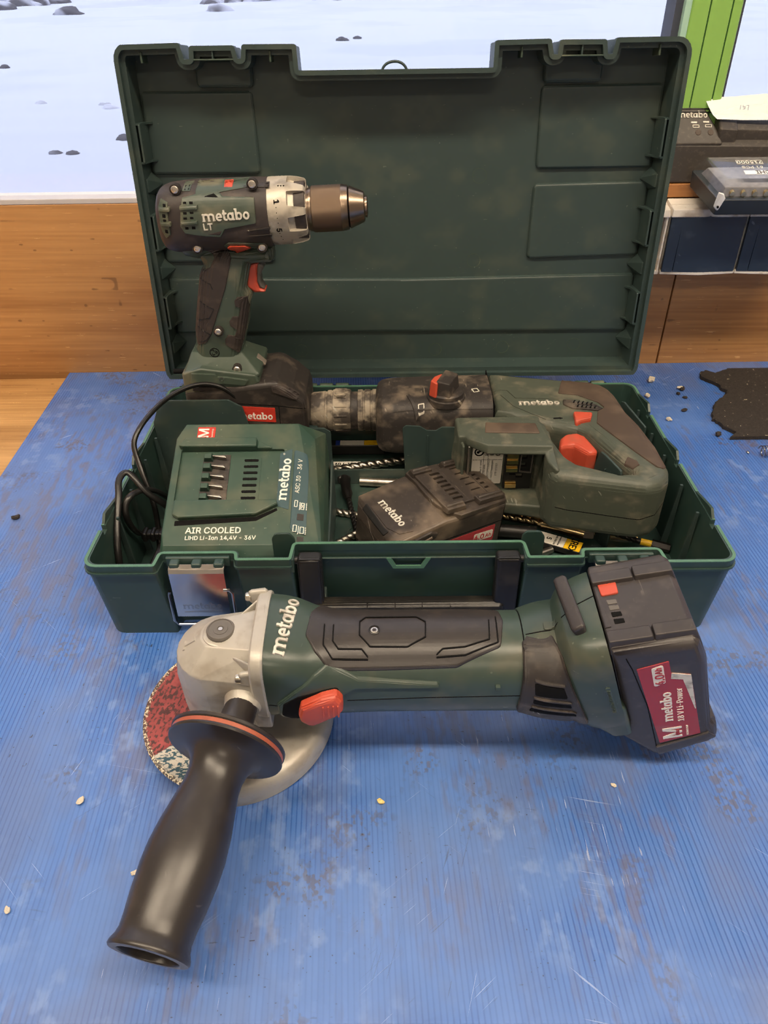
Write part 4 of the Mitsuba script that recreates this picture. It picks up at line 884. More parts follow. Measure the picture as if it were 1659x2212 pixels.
ptext(logo(.0310, .0008), .0255, -.0640); ptext(text('18 V Li-Power', .0037, .0008, False, (0, 0)), .0322, -.0640)
ptext(text('M', .0110, .0008, True, (0, 0)), .0255, -.0930); ptext(text('ultra', .0022, .0012, True, (0, 0)), .0285, -.0930, 'm_label_red'); ptext(text('TECHNOLOGY', .0012, .0008, False, (0, 0)), .0345, -.0930)
add(P_ + '__seam', drape(ext(line([(.0150, -.119), (.0140, -.060), (.0095, -.020), (.0075, -.010)], .0006), 0, .0003), pk, FRONT, .005), 'm_dark', GF @ BF)
add(P_ + '__bottom_edge', drape(pillow(rpoly([(.0150, -.1200), (.0140, -.1060), (.0470, -.1000), (.0520, -.1100)], .001), 0, .0012, .0008, 0, 2), pk, FRONT, .005), 'm_packblack', GF @ BF)
# --- side handle
hd = np.array([-29.0, -132.0, -14.0]); hd /= np.linalg.norm(hd)
HFm = frame((.0135, -.0600, -.0012), np.cross(hd, [0, 0, 1.0]) * -1, np.cross(hd, np.cross(hd, [0, 0, 1.0]) * -1))
if (HFm[:3, 2] @ hd) < 0: HFm[:3, 1] *= -1; HFm[:3, 2] *= -1
H_ = GK + 'side_handle'
gp = [(.0072, -.026), (.0085, -.022), (.0090, -.012), (.0130, -.006), (.030, -.0042), (.0338, -.0034), (.0343, -.0022)]
add(H_, mv(lathe([(.0094, -.031), (.0104, -.016), (.0135, -.0075), (.028, -.0050), (.0335, -.0046), (.0343, -.0038), (.0343, -.0022), (.0336, -.0016)], 64), GF @ HFm), 'm_sidehandle', smooth=35, label='black side handle with a round hand guard')
add(H_ + '__stripe', mv(lathe([(.0325, -.0018), (.0337, -.0014), (.0337, .0010), (.0325, .0012)], 64), GF @ HFm), 'm_orange')
prof = [(.0325, .0008), (.0340, .0012), (.0343, .0022), (.0338, .0032), (.0300, .0036), (.0240, .0050), (.0200, .0078), (.0172, .0120), (.0158, .0180), (.0158, .0250), (.0172, .0340), (.0196, .0480), (.0208, .0600), (.0208, .0700), (.0198, .0840), (.0186, .0940), (.0182, .1000), (.0188, .1030), (.0203, .1062), (.0206, .1078), (.0200, .1088), (.0158, .1090), (.0150, .1082), (.0145, .1000), (.0140, .0800)]
hm = lathe(prof, 64)
# flatten the grip a little behind the guard
v = hm.vertices.copy(); t = np.clip((v[:, 2] - .012) / .02, 0, 1); hm.vertices = np.column_stack([v[:, 0] * (1 + .03 * t), v[:, 1] * (1 - .07 * t), v[:, 2]])
add(H_ + '__grip', mv(hm, GF @ HFm), 'm_sidehandle', smooth=40)
# ================================================================ rotary hammer lying on its side at the back right of the tray
tag('rotary_hammer', 'dusty green and black cordless rotary hammer lying on its side in the case', 'rotary hammer')
HK = 'rotary_hammer__'
def hadd(name, mesh, m, smooth=35, label=None, numbered=True): return add(HK + name, mesh, m, None, smooth, label)
UP = Tr()
zc = .062
gb = loft([(-.0262, .243, zc, .0240, .0220, 3.2), (-.0240, .243, zc, .0310, .0270, 3.4), (-.0190, .243, zc, .0350, .0295, 3.6), (-.005, .243, zc, .0370, .0305, 3.8), (.03, .2435, zc, .0375, .0310, 3.9), (.0850, .2440, zc, .0385, .0315, 3.9)], N=40, m=80)
hadd('gearbox', gb, 'm_hammerblack', 35, 'black gear housing')
CA = Tr(0, .2515, .0630) @ Ro(90, 'y')
def ch(prof, m, name, label=None): return hadd(name, mv(lathe(prof, 56), CA), m, 35, label)
ch([(.0130, -.0930), (.0165, -.0925), (.0185, -.0890), (.0192, -.0800), (.0196, -.0770), (.0190, -.0765), (.0190, -.0745), (.0204, -.0740), (.0206, -.0705)], 'm_chuckdusty', 'chuck_tip')
ch([(.0200, -.0705), (.0200, -.0690), (.0211, -.0686), (.0213, -.0530), (.0207, -.0515)], 'm_chuckdusty', 'chuck_sleeve', 'dusty sleeve of the chuck')
ch([(.0186, -.0520), (.0186, -.0440)], 'm_hammerblack', 'chuck_neck')
ch([(.0192, -.0445), (.0206, -.0440), (.0206, -.0395), (.0196, -.0390), (.0196, -.0375), (.0208, -.0370), (.0208, -.0320), (.0198, -.0315), (.0198, -.0300), (.0210, -.0296), (.0210, -.0240)], 'm_chuckdusty', 'chuck_collar')
for k in range(14):
    a = k * 360 / 14; hadd('chuck_rib', mv(rbox(.0120, .0018, .0016, .0006, (-.0610, 0, .0212)), Tr(0, .2515, .0630) @ Ro(a, 'x')), 'm_chuckdusty')
hadd('chuck_mark', mv(ringmark(.0055, .0005, .0006), Tr(-.0615, .2460, .0839) @ Ro(-8, 'x')), 'm_chuckdusty')
# body, grip and foot in one D shaped shell
DB = rpoly([(.0862, .2060), (.100, .1960), (.125, .1815), (.143, .1740), (.157, .1720), (.1635, .1630), (.1725, .1340), (.1820, .1110), (.1865, .1010), (.1840, .0965), (.173, .0985), (.155, .1065), (.144, .1140), (.1370, .1250), (.1330, .1400), (.1300, .1640), (.1200, .1640), (.1180, .1000), (.1230, .0930), (.150, .0870), (.172, .0815), (.192, .0770), (.205, .0805), (.2140, .0900), (.2185, .1040), (.2185, .137), (.2145, .175), (.2090, .200), (.2070, .233), (.2040, .2460), (.197, .2570), (.1870, .2625), (.155, .2680), (.129, .2755), (.100, .2830), (.0862, .2835)], .003)
shell = pillow(DB, .0300, .0885, .0100, .0100, 6)
hadd('body', shell, 'm_hammergreen', 40)
hadd('body_seam', bx(.0007, .0765, .0590, (.0858, .2445, .0615)), 'm_dark')
def hd(name, pts, m, d=.0008, rr=.0006, r=.001, tgt=shell, edge=.004, F=UP, label=None):
    p = rpoly(pts, r) if not hasattr(pts, 'area') else pts
    return hadd(name, drape(pillow(p, 0, d, rr, 0, 2), tgt, F, edge), m, 35, label)
hd('spine_pad', [(.1800, .1976), (.1742, .1762), (.1784, .1649), (.186, .1478), (.1955, .1256), (.2067, .1019), (.2120, .1010), (.2160, .1060), (.2165, .137), (.2125, .175), (.2070, .200), (.2050, .233), (.2020, .2450), (.195, .2545), (.1860, .2600), (.160, .2650), (.1500, .2340), (.168, .2300), (.184, .2150), (.1880, .2040)], 'm_spine', .0010, .0008, .002, label='brown dusty rubber pad over the back of the grip')
hd('gill', [(.1519, .2197), (.1587, .2196), (.181, .2094), (.1864, .2015), (.1805, .1984), (.1575, .2031), (.1509, .2110)], 'm_hammerblack', .0016, .0008, .001)
for x0, y0, x1, y1 in ((.160, .2140, .178, .2085), (.162, .2060, .180, .2020)):
    hd('gill__tooth_row', line([(x0, y0), (x1, y1)], .0016), 'm_steel', .0026, .0005)
    for t in np.linspace(.08, .92, 5): hadd('gill__slot', drape(ext(line([(x0 + (x1 - x0) * t - .0008, y0 + (y1 - y0) * t - .0012), (x0 + (x1 - x0) * t + .0008, y0 + (y1 - y0) * t + .0012)], .0010), 0, .0030), shell, UP, .004), 'm_dark')
hd('direction_switch', [(.1561, .1928), (.1736, .1908), (.1690, .1785), (.1545, .1750)], 'm_red', .0038, .0016, .002, label='red direction button')
hd('panel_line', line([(.0870, .2440), (.1020, .2420), (.1080, .2260), (.1480, .2225)], .0012), 'm_hammergreen', .0008, .0004)
hd('panel_line', line([(.0950, .2320), (.1040, .2100), (.1180, .1960), (.1300, .1860)], .0014), 'm_hammergreen', .0008, .0004)
hadd('lettering', drape(mv(logo(.0385, .0013), Ro(-.5, 'z'), Tr(.1285, .2140, 0)), shell, UP, .003), 'm_logo', 30)
hd('arrow', Polygon([(.1370, .1850), (.1425, .1850), (.1425, .1840), (.1455, .1858), (.1425, .1876), (.1425, .1866), (.1370, .1866)]), 'm_dark', .0004, .0001)
FSIDE = FX
hadd('foot_seam', drape(ext(line([(.1250, .0560), (.1350, .0545), (.190, .0535), (.205, .0560), (.216, .064)], .0006), 0, .0002), shell, FSIDE, .003), 'm_dark')
hd('grip_notch', [(.1830, .1130), (.1880, .1040), (.1935, .1060), (.1930, .1120), (.1870, .1190)], 'm_spine', .0008, .0006, .001)
trg = pillow(rpoly([(.1365, .1480), (.1400, .1640), (.1460, .1712), (.157, .1735), (.1635, .1672), (.1690, .1440), (.1670, .1390), (.1590, .1375), (.1500, .1500), (.1440, .1500)], .002), .0440, .0815, .0045, .0045, 5)
hadd('trigger', trg, 'm_red', 40, 'large red trigger')
# mode knob
K0 = Tr(.0410, .2245, .0915)
hadd('mode_knob', mv(lathe([(.0185, -.004), (.0182, .0015), (.0168, .0022), (.0165, .0060), (.0150, .0072)], 40), K0), 'm_hammerblack', 35, 'black mode knob with a red pointer')
hadd('mode_knob__bar', mv(hull([(-.0060, -.0130, .005), (.0075, -.0130, .005), (-.0060, .0120, .005), (.0075, .0120, .005), (-.0045, -.0115, .0195), (.0060, -.0115, .0185), (-.0045, .0110, .0205), (.0060, .0110, .0190)], .0014), K0 @ Ro(-24, 'z')), 'm_hammerblack')
hadd('mode_knob__pointer', mv(hull([(-.0120, -.0120, .006), (-.0060, -.0150, .006), (-.0110, -.0110, .0190), (-.0058, -.0135, .0185), (-.0062, .0035, .0060), (-.0060, .0030, .0200), (-.0105, -.002, .0190)], .0012), K0 @ Ro(-20, 'z')), 'm_red')
hd('gear_mark', [(.0030, .226), (.0060, .2275), (.0150, .2050), (.0120, .2035)], 'm_hammerblack', .0014, .0006, .0008, gb)
for q in ([(.0140, .2140), (.0200, .2150), (.0200, .2080), (.0140, .2070)], [(.0660, .2360), (.0720, .2380), (.0740, .2310), (.0680, .2290)]): hd('icon', rpoly(q, .0006).difference(rpoly(q, .0006).buffer(-.0009)), 'm_logo', .0003, .0001, .0005, gb)
hd('gear_ridge', line([(-.020, .2090), (.030, .2100), (.0840, .2095)], .0009), 'm_hammerblack', .0006, .0003, tgt=gb)
# battery shoe: an open box facing the front of the case
sh = uni(hull([(x, y, z) for x, y, z in ((.0480, .1460, .0330), (.0480, .1460, .0930), (.0480, .1780, .0350), (.0480, .1780, .0920), (.1200, .1460, .0330), (.1200, .1460, .0930), (.1200, .1800, .0350), (.1200, .1800, .0920), )], .002),
         hull([(.0550, .1400, .0895), (.0660, .1400, .0900), (.0700, .1250, .0905), (.1240, .1220, .0905), (.0550, .1400, .0950), (.0700, .1270, .0960), (.1230, .1240, .0960), (.0620, .1660, .0975), (.1170, .1640, .0975), (.0500, .1660, .0930), (.1230, .1640, .0930)], .0016),
         hull([(.0600, .1260, .0330), (.0600, .1260, .0385), (.1200, .1140, .0310), (.1200, .1140, .0400), (.0600, .1480, .0310), (.0600, .1480, .0400), (.1220, .1480, .0310), (.1220, .1480, .0400)], .002),
         hull([(.1195, .1080, .0340), (.1240, .1000, .0340), (.1195, .1080, .0900), (.1240, .1000, .0880), (.1195, .1500, .0320), (.1240, .1500, .0320), (.1195, .1500, .0940), (.1240, .1500, .0940)], .002))
hadd('battery_shoe', sh, 'm_hammergreen', 35, 'open battery shoe with brass contacts')
hadd('shoe_ridge', hull([(.0700, .1450, .0985), (.1150, .1430, .0985), (.0740, .1530, .0995), (.1120, .1510, .0995), (.0720, .1600, .0985), (.1140, .1580, .0985)], .0010), 'm_spine')
hadd('shoe_arm', hull([(.0500, .1700, .090), (.0500, .1430, .088), (.0450, .1580, .080), (.0440, .1600, .050), (.0470, .1480, .045), (.0450, .1700, .060)], .0015), 'm_hammergreen')
for x in (.0505, .0555): hadd('shoe_rail', rbox(.0022, .010, .050, .0008, (x, .1415, .064)), 'm_steel' if x > .052 else 'm_hammergreen')
SF = Tr(0, .1438, 0) @ FX
hadd('rating_plate', mv(pillow(rpoly([(.0595, .0865), (.0868, .0852), (.0862, .0460), (.0590, .0460)], .001), 0, .0005, .0001, 0, 2), SF), 'm_stickerwhite', 30, 'pale rating label with small print')
RP = Tr(0, 0, .0005)
hadd('rating_plate__mark', mv(ext(Point(.0652, .0795).buffer(.0042, 16).difference(Point(.0652, .0795).buffer(.0030, 16)).union(Point(.0642, .0790).buffer(.0012)).union(Point(.0660, .0806).buffer(.0012)), 0, .0002), SF @ RP), 'm_dark')
for s_, x, z, h in (('CE', .0818, .0790, .0040), ('EAC', .0765, .0800, .0030), ('18 V', .0718, .0790, .0022), ('N12477790 600210', .0740, .0610, .0017), ('73230 KHA', .0705, .0600, .0017), ('D-72622 Nuertingen', .0775, .0600, .0016), ('0-1100 /min 0-4500', .0675, .0600, .0015), ('TYP 00210', .0812, .0610, .0018)):
    if h > .0001: hadd('rating_plate__print', mv(text(s_, h, .0002, h > .002, (0, 0)), SF @ RP @ Tr(x, z, 0) @ Ro(90, 'z')), 'm_dark')
for a, b in (((.0695, .0850), (.0695, .0480)), ((.0733, .0850), (.0733, .0480)), ((.0600, .0715), (.0860, .0715))): hadd('rating_plate__rule', mv(ext(line([a, b], .0003), 0, .0002), SF @ RP), 'm_dark')
hadd('terminal_block', cut(mv(pillow(rpoly([(.0885, .0850), (.1135, .0830), (.1128, .0400), (.0880, .0420)], .001), 0, .0030, .0006, 0, 2), SF), *[bx(.006, .012, .0042, (x, .1400, z)) for x, z in ((.1045, .0755), (.1040, .0675), (.0960, .0590), (.1020, .0560))]), 'm_blackplastic')
for z in (.0795, .0735, .0655, .0485):
    hadd('contact', mv(pillow(rrect(.0100, .0042, .0008, (.0945, z)), .0030, .0042, .0004, 0, 2), SF), 'm_brass')
    hadd('contact', mv(bx(.0100, .0006, .0040, (.0945, .1385, z - .0021)), Tr()), 'm_brass')
hadd('terminal_frame', mv(ext(line([(.1020, .0835), (.1120, .0825), (.1115, .0600), (.1015, .0610), (.1020, .0835)], .0010), .0030, .0045), SF), 'm_grey')
hadd('shoe_channel', hull([(.1165, .1435, .040), (.1165, .1435, .086), (.1175, .1425, .045), (.1175, .1425, .083)], .0022), 'm_hammergreen')
# ================================================================ battery charger at the left of the tray
tag('battery_charger', 'dark green battery charger marked AIR COOLED standing in the left of the case', 'battery charger')
CK = 'battery_charger__'
CF = frame((-.1347, .1952, .1296), (1, 0, 0), (0, math.cos(math.radians(23.66)), math.sin(math.radians(23.66))))
Ci = np.linalg.inv(CF)
def cadd(name, mesh, m, smooth=35, label=None): return add(CK + name, mesh, m, CF, smooth, label)
def base(x, y, z): return tuple((Ci @ np.array([x, y, z, 1.0]))[:3])
topo = [(a, b, -.0016) for a, b in [(-.0520, -.0545), (.0430, -.0545), (.0450, -.0620), (.0410, -.0900), (.0400, -.1700), (-.0560, -.1700), (-.0580, -.1600), (-.0580, -.0680)]]
low = [base(-.195, .1660, .088), base(-.072, .1660, .085), base(-.193, .0335, .050), base(-.068, .0335, .050), base(-.2000, .1600, .012), base(-.066, .1600, .012), base(-.1960, .0360, .010), base(-.0655, .0360, .010), base(-.190, .150, .0052), base(-.075, .150, .0052), base(-.188, .045, .0052), base(-.075, .045, .0052)]
side = [(.0585, -.0850, -.0110), (.0605, -.1640, -.0110), (.0560, -.0640, -.0100), (-.0605, -.0800, -.012), (-.0605, -.158, -.012)]
bodyc = hull(topo + low + side, .0016, 10)
well = ext(rpoly([(-.0535, -.0800), (.0330, -.0800), (.0330, -.1310), (-.0535, -.1310)], .0015), -.0028, .02)
bodyc = cut(bodyc, well)
cadd('body', bodyc, 'm_chargergreen', 32)
# rails
def rail(pts, z0, z1, name='rail', m='m_chargergreen', r=.0014): return cadd(name, pillow(rpoly(pts, .001), z0, z1, r, 0, 3), m)
rail([(-.0555, -.0790), (-.0500, -.0705), (.0098, -.0705), (.0098, -.0800), (-.0520, -.0800)], -.003, .0052)
rail([(.0098, -.0715), (.0235, -.0790), (.0235, -.0800), (.0098, -.0800)], -.003, .0022)
rail([(-.0520, -.1312), (.0300, -.1312), (.0310, -.1355), (.0140, -.1450), (-.0470, -.1480), (-.0520, -.1450)], -.003, .0046)
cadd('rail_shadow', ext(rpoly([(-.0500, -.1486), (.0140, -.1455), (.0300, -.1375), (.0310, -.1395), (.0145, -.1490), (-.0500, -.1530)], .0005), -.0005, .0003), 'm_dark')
# contacts and cooling slots
cadd('contact_bed', ext(sbox(-.0345, -.1300, -.0120, -.0840), -.0035, -.0022), 'm_hammerblack')
for k in range(5):
    y = -.0880 - .0097 * k
    cadd('contact_block', hull([(-.0340, y - .0022, -.003), (-.0340, y + .0022, -.003), (-.0265, y - .0024, -.003), (-.0265, y + .0024, -.003), (-.0325, y - .0018, .0024), (-.0325, y + .0018, .0024), (-.0275, y - .0020, .0026), (-.0275, y + .0020, .0026)], .0005), 'm_chargergreen')
    cadd('contact_blade', hull([(-.0262, y + .0006, .0018), (-.0165, y + .0006, .0018), (-.0150, y - .0014, .0016), (-.0262, y + .0006, -.0020), (-.0158, y - .0008, -.0020)], .0004), 'm_steel')
cadd('slot_bed', ext(rrect(.0165, .0440, .001, (.0058, -.1080)), -.0030, -.0024), 'm_chargergreen')
for k in range(7): cadd('cooling_slot', ext(rrect(.0118, .0022, .0009, (.0058, -.0898 - .0061 * k)), -.0032, -.0019), 'm_dark')
for k in range(5): cadd('side_vent', hull([(-.0602, -.0760 - .0090 * k, -.0060), (-.0602, -.0795 - .0090 * k, -.0060), (-.0590, -.0760 - .0090 * k, -.0015), (-.0590, -.0795 - .0090 * k, -.0015)], .0006), 'm_dark')
# red badge
cadd('badge', pillow(rrect(.0152, .0138, .0008, (-.0346, -.0637)), 0, .0005, .0002, 0, 2), 'm_label', label='small red badge with a white M')
cadd('badge__lettering', mv(text('M', .0085, .0003, True, (0, 0)), Tr(-.0368, -.0632, .0005) @ Ro(90, 'z')), 'm_white')
cadd('badge__lettering', mv(text('ultra', .0018, .0003, True, (0, 0)), Tr(-.0365, -.0675, .0007) @ Ro(0, 'z')), 'm_label')
cadd('badge__lettering', mv(text('Technology', .0013, .0003, False, (0, 0)), Tr(-.0293, -.0637, .0005) @ Ro(90, 'z')), 'm_white')
def lab(s, x, y, h, bold=False, rot=0, m='m_white', z=.0002):
    t = text(s, h, .0003, bold); t.apply_translation((-t.bounds[0, 0], 0, 0)); return cadd('lettering', mv(t, Tr(x, y, z) @ Ro(rot, 'z')), m, 30)
t_ = lab('AIR COOLED', -.0405, -.1600, .0052, True); lab('LiHD Li-Ion 14,4V - 36V', -.0400, -.1658, .0034, True)
# blue-grey strips with logo and display icons on the sloping right shoulder
SLP = frame((.0400, -.1, .0004), (.0205, 0, -.0118), (0, 1, 0))
cadd('logo_strip', ext(rpoly([(.0298, -.0848), (.0398, -.0800), (.0398, -.1390), (.0298, -.1355)], .0006), -.0005, .0004), 'm_panelblue')
cadd('lettering', mv(logo(.0405, .0003), Tr(.0355, -.1103, .0004) @ Ro(87, 'z')), 'm_white', 30)
t = text('®', .0022, .0003); cadd('lettering', mv(t, Tr(.0345, -.0865, .0004) @ Ro(87, 'z')), 'm_white', 30)
tgtc = bodyc
cadd('display_strip', drape(pillow(rpoly([(.0415, -.0815), (.0520, -.0845), (.0535, -.0920), (.0540, -.1610), (.0440, -.1590), (.0418, -.1560)], .001), 0, .0010, .0005, 0, 2), tgtc, SLP @ Tr(-.0400, .1, 0), .004), 'm_panelblue')
def onstrip(mesh, x, y, m, rot=88): return cadd('display_icon' if m != 'm_white' else 'lettering', drape(mv(mesh, Ro(rot, 'z'), Tr(x, y, 0)), tgtc, SLP @ Tr(-.0400, .1, 0), .003), m)
onstrip(text('ASC 30 - 36 V', .0034, .0014, False, (0, 0)), .0455, -.1072, 'm_white')
def frame_icon(w, h, t=.0005): return ext(rrect(w, h, .0004).difference(rrect(w - 2 * t, h - 2 * t, .0002)), 0, .0014)
for x, y, w, h in ((.0448, -.1335, .0062, .0026), (.0500, -.1355, .0062, .0030), (.0450, -.1560, .0062, .0030), (.0505, -.1572, .0062, .0032)):
    onstrip(frame_icon(w, h), x, y, 'm_white')
onstrip(cat(ext(line([(-.002, -.0012), (.002, .0012)], .0004), 0, .0014), ext(line([(-.002, .0012), (.002, -.0012)], .0004), 0, .0014)), .0500, -.1355, 'm_white')
for y in (-.1355, -.1572): onstrip(ext(line([(-.0034, 0), (.0034, 0)], .0005), 0, .0014), .0478, y, 'm_white')
for k in range(4): onstrip(ext(rrect(.0012, .0006, .0001, ), 0, .0014), .0530, -.1330 - .0017 * k, 'm_white'); onstrip(ext(rrect(.0012, .0006, .0001), 0, .0014), .0532, -.1550 - .0017 * k, 'm_white')
onstrip(ext(rrect(.0058, .0050, .0004), 0, .0013), .0488, -.1455, 'm_hammerblack')
cadd('display_window', drape(ext(rrect(.0048, .0065, .0004, (.0500, -.1660)), 0, .0006), tgtc, SLP @ Tr(-.0400, .1, 0), .004), 'm_hammerblack')
for k in range(3): cadd('side_notch', hull([(.0600, -.100 - .022 * k, -.016), (.0600, -.112 - .022 * k, -.016), (.0605, -.102 - .022 * k, -.030), (.0605, -.111 - .022 * k, -.030)], .0012), 'm_case')
# mains lead with its moulded plug sleeve
L1 = [(-.1500, .2120, .080), (-.1570, .2105, .100), (-.1690, .2085, .1120), (-.1840, .2065, .1160), (-.1985, .2010, .1150), (-.2125, .1880, .1120), (-.2235, .1660, .1080), (-.2305, .1480, .1020), (-.2335, .1380, .0940), (-.2300, .1290, .0840), (-.2240, .1180, .0730), (-.2180, .1090, .0580), (-.2160, .1050, .0440), (-.2160, .1020, .0300), (-.2150, .0930, .0180), (-.2130, .0800, .0120), (-.2110, .0660, .0090)]
add(CK + 'mains_lead', tube(L1, .0028, 12, 120, .8), 'm_cable', label='black mains lead looping over the divider')
L2 = [(-.2320, .0330, .010), (-.2315, .0400, .0250), (-.2320, .0500, .0500), (-.2340, .0700, .0680), (-.2355, .0880, .0800), (-.2365, .0985, .0850), (-.2330, .1050, .0865), (-.2260, .1020, .0830), (-.2180, .0970, .0740), (-.2080, .0980, .0620), (-.2020, .1040, .0480)]
add(CK + 'mains_lead', tube(L2, .0028, 12, 90, .8), 'm_cable')
L3 = [(-0.2287, 0.0901, 0.034), (-0.229, 0.0847, 0.041), (-0.2296, 0.0789, 0.052), (-0.2299, 0.0766, 0.064), (-0.2296, 0.0798, 0.071), (-0.2274, 0.0839, 0.075), (-0.2239, 0.0919, 0.075), (-0.219, 0.1002, 0.072), (-0.2145, 0.1083, 0.066), (-0.2102, 0.1142, 0.058), (-0.2077, 0.1216, 0.048)]
add(CK + 'mains_lead', tube(L3, .0028, 12, 80, .8), 'm_cable')
sl = [rbox(.0042, .0110, .0090, .0015, (x, .0935, .0300)) for x in (-.2245, -.2175, -.2105)] + [rbox(.020, .0080, .0065, .0015, (-.2180, .0935, .0300))] + [rbox(.010, .0130, .0110, .002, (-.2040, .0935, .0300))]
for s_ in sl: add(CK + 'plug_sleeve', s_, 'm_cable')
add(CK + 'plug', hull([(-.2160, .0560, .006), (-.2010, .0560, .006), (-.2160, .0560, .018), (-.2010, .0560, .018), (-.2130, .0890, .008), (-.2030, .0890, .008), (-.2120, .0890, .022), (-.2030, .0890, .022)], .002), 'm_cable')
# ================================================================ loose battery pack
tag('battery_pack', 'dusty black battery pack with a torn red label lying loose in the case', 'battery pack')
LK = 'battery_pack__'
from scipy.spatial.transform import Rotation as _Rn
LB = np.eye(4); LB[:3, :3] = _Rn.from_euler('zyx', [28.84, 4.9, 1.31], degrees=True).as_matrix(); LB[:3, 3] = (.0452, .1234, .0605)
def ladd(name, mesh, m, smooth=35, label=None): return add(LK + name, mesh, m, LB, smooth, label)
pr = rpoly([(-.0835, -.0520), (-.0845, -.0260), (-.0820, -.0190), (-.0780, -.0145), (-.0335, -.0060), (.0310, -.0060), (.0345, -.0090), (.0350, -.0500), (.0310, -.0550), (-.0800, -.0550)], .0015)
core = mv(pillow(pr, -.0362, .0362, .0040, .0040, 4), FX)
plan = rpoly([(-.0845, -.0235), (-.0845, .0235), (-.0770, .0362), (.0260, .0362), (.0350, .0280), (.0350, -.0280), (.0260, -.0362), (-.0770, -.0362)], .002)
core = unman(man(core) ^ man(ext(plan, -.06, .01)))
ladd('body', core, 'm_loosepack', 32)
plate = rpoly([(-.0325, 0), (-.0315, -.0150), (-.0270, -.0280), (-.0200, -.0372), (.0285, -.0345), (.0330, -.0260), (.0330, .0260), (.0285, .0345), (-.0260, .0372), (-.0325, .0340), (-.0310, .0180)], .0012)
pl = pillow(plate, -.0070, -.0025, .0012, 0, 3)
deck = pillow(rpoly([(-.0290, -.0255), (.0290, -.0255), (.0290, .0255), (-.0290, .0255)], .002), -.0050, .0000, .0008, 0, 2)
slots = [ext(rrect(.0098, .0034, .0005, (-.0115 + .0008 * 0, .0192 - .00625 * k)), -.0040, .01) for k in range(7)]
slots += [ext(rrect(.0098, .0017, .0008, (.0100, .0205 - .0085 * k)), -.0030, .01) for k in range(5)]
slots += [ext(rrect(.0046, .0026, .0003, (.0206, .0180 - .0066 * k)), -.0040, .01) for k in range(6)]
deckc = cut(deck, *slots)
ladd('top_plate', pl, 'm_loosepack'); ladd('terminal_deck', deckc, 'm_loosepack', 30, 'slotted terminal deck')
ladd('slot_floor', ext(sbox(-.0285, -.025, .0285, .025), -.0047, -.0038), 'm_dark')
for x in (-.0040, .0172): ladd('deck_line', ext(line([(x, -.023), (x, .023)], .0006), -.0002, .0002), 'm_hammerblack')
for s in (-1, 1):
    for x0, x1 in ((-.0300, -.0120), (.0020, .0270)):
        ladd('rail', hull([(x0, s * .0245, -.003), (x1, s * .0245, -.003), (x0, s * .0315, -.0018), (x1, s * .0315, -.0018), (x0, s * .0245, .0018), (x1, s * .0245, .0018), (x0 + .001, s * .0310, .0012), (x1 - .001, s * .0310, .0012)], .0008), 'm_loosepack')
        ladd('rail_bead', hull([(x0 + .002, s * .0278, .0024), (x1 - .002, s * .0278, .0024)], .0016), 'm_loosepack')
BEV = frame((-.0560, 0, -.0095), (.0445, 0, .0085), (0, 1, 0))
bev = lambda pts: rpoly(pts, .001)
ladd('logo_frame', drape(ext(line([(-.0175, .0215), (-.0205, .0150), (-.0215, -.0150), (-.0165, -.0270), (-.0060, -.0300)], .0010), 0, .0006), core, BEV, .003), 'm_loosepack')
ladd('lettering', drape(mv(logo(.0370, .0006), Ro(-88, 'z'), Tr(-.0100, -.0015, 0)), core, BEV, .003), 'm_logo', 30)
ladd('nose_pad', drape(pillow(bev([(-.0270, .0200), (-.0215, .0210), (-.0235, -.0120), (-.0225, -.0200), (-.0275, -.0180)]), 0, .0009, .0005, 0, 2), core, BEV, .003), 'm_blackplastic')
LF = FX
ladd('side_pad', drape(pillow(rpoly([(-.0780, -.0190), (-.0480, -.0115), (-.0400, -.0150), (-.0430, -.0200), (-.0720, -.0290), (-.0780, -.0270)], .002), 0, .0016, .0012, 0, 3), core, LF, .004), 'm_blackdusty')
ladd('side_flute', drape(pillow(rpoly([(-.0700, -.0225), (-.0470, -.0160), (-.0460, -.0185), (-.0690, -.0262)], .0008), 0, .0026, .0008, 0, 2), core, LF, .004), 'm_loosepack')
ladd('seam', drape(ext(line([(-.078, -.0350), (-.030, -.0260), (.0340, -.0225)], .0007), 0, .0003), core, LF, .005), 'm_dark')
ladd('nose_seam', drape(ext(line([(-.0300, -.0180), (-.0100, -.0190), (.0120, -.0330), (.0340, -.0400)], .0007), 0, .0004), core, frame((-.080, 0, 0), (0, -1, 0), (0, 0, 1)), .004), 'm_loosepack')
ladd('label', drape(ext(rpoly([(-.0560, -.0300), (.0200, -.0255), (.0200, -.0430), (.0020, -.0430), (-.0030, -.0470), (-.0560, -.0520)], .0006), 0, .0004), core, LF, .006), 'm_label_red', 30, 'scuffed red side label')
ladd('label__capacity', drape(ext(rrect(.0200, .0085, .0015, (.0085, -.0345)), 0, .0006), core, LF, .005), 'm_logo')
ladd('label__lettering', drape(mv(text('4.0', .0052, .0009, True, (0, 0)), Tr(.0040, -.0345, 0)), core, LF, .003), 'm_label_red', 30)
ladd('label__lettering', drape(mv(text('Ah', .0038, .0009, False, (0, 0)), Tr(.0138, -.0350, 0)), core, LF, .003), 'm_label_red', 30)
ladd('label__lettering', drape(mv(logo(.0360, .0007), Tr(-.0260, -.0400, 0)), core, LF, .004), 'm_white', 30)
ladd('label__tear', drape(ext(rpoly([(-.0480, -.0345), (-.0215, -.0345), (-.0190, -.0370), (-.0250, -.0470), (-.0480, -.0480)], .0008), 0, .0010), core, LF, .005), 'm_paper', 30, 'torn patch of tan paper')
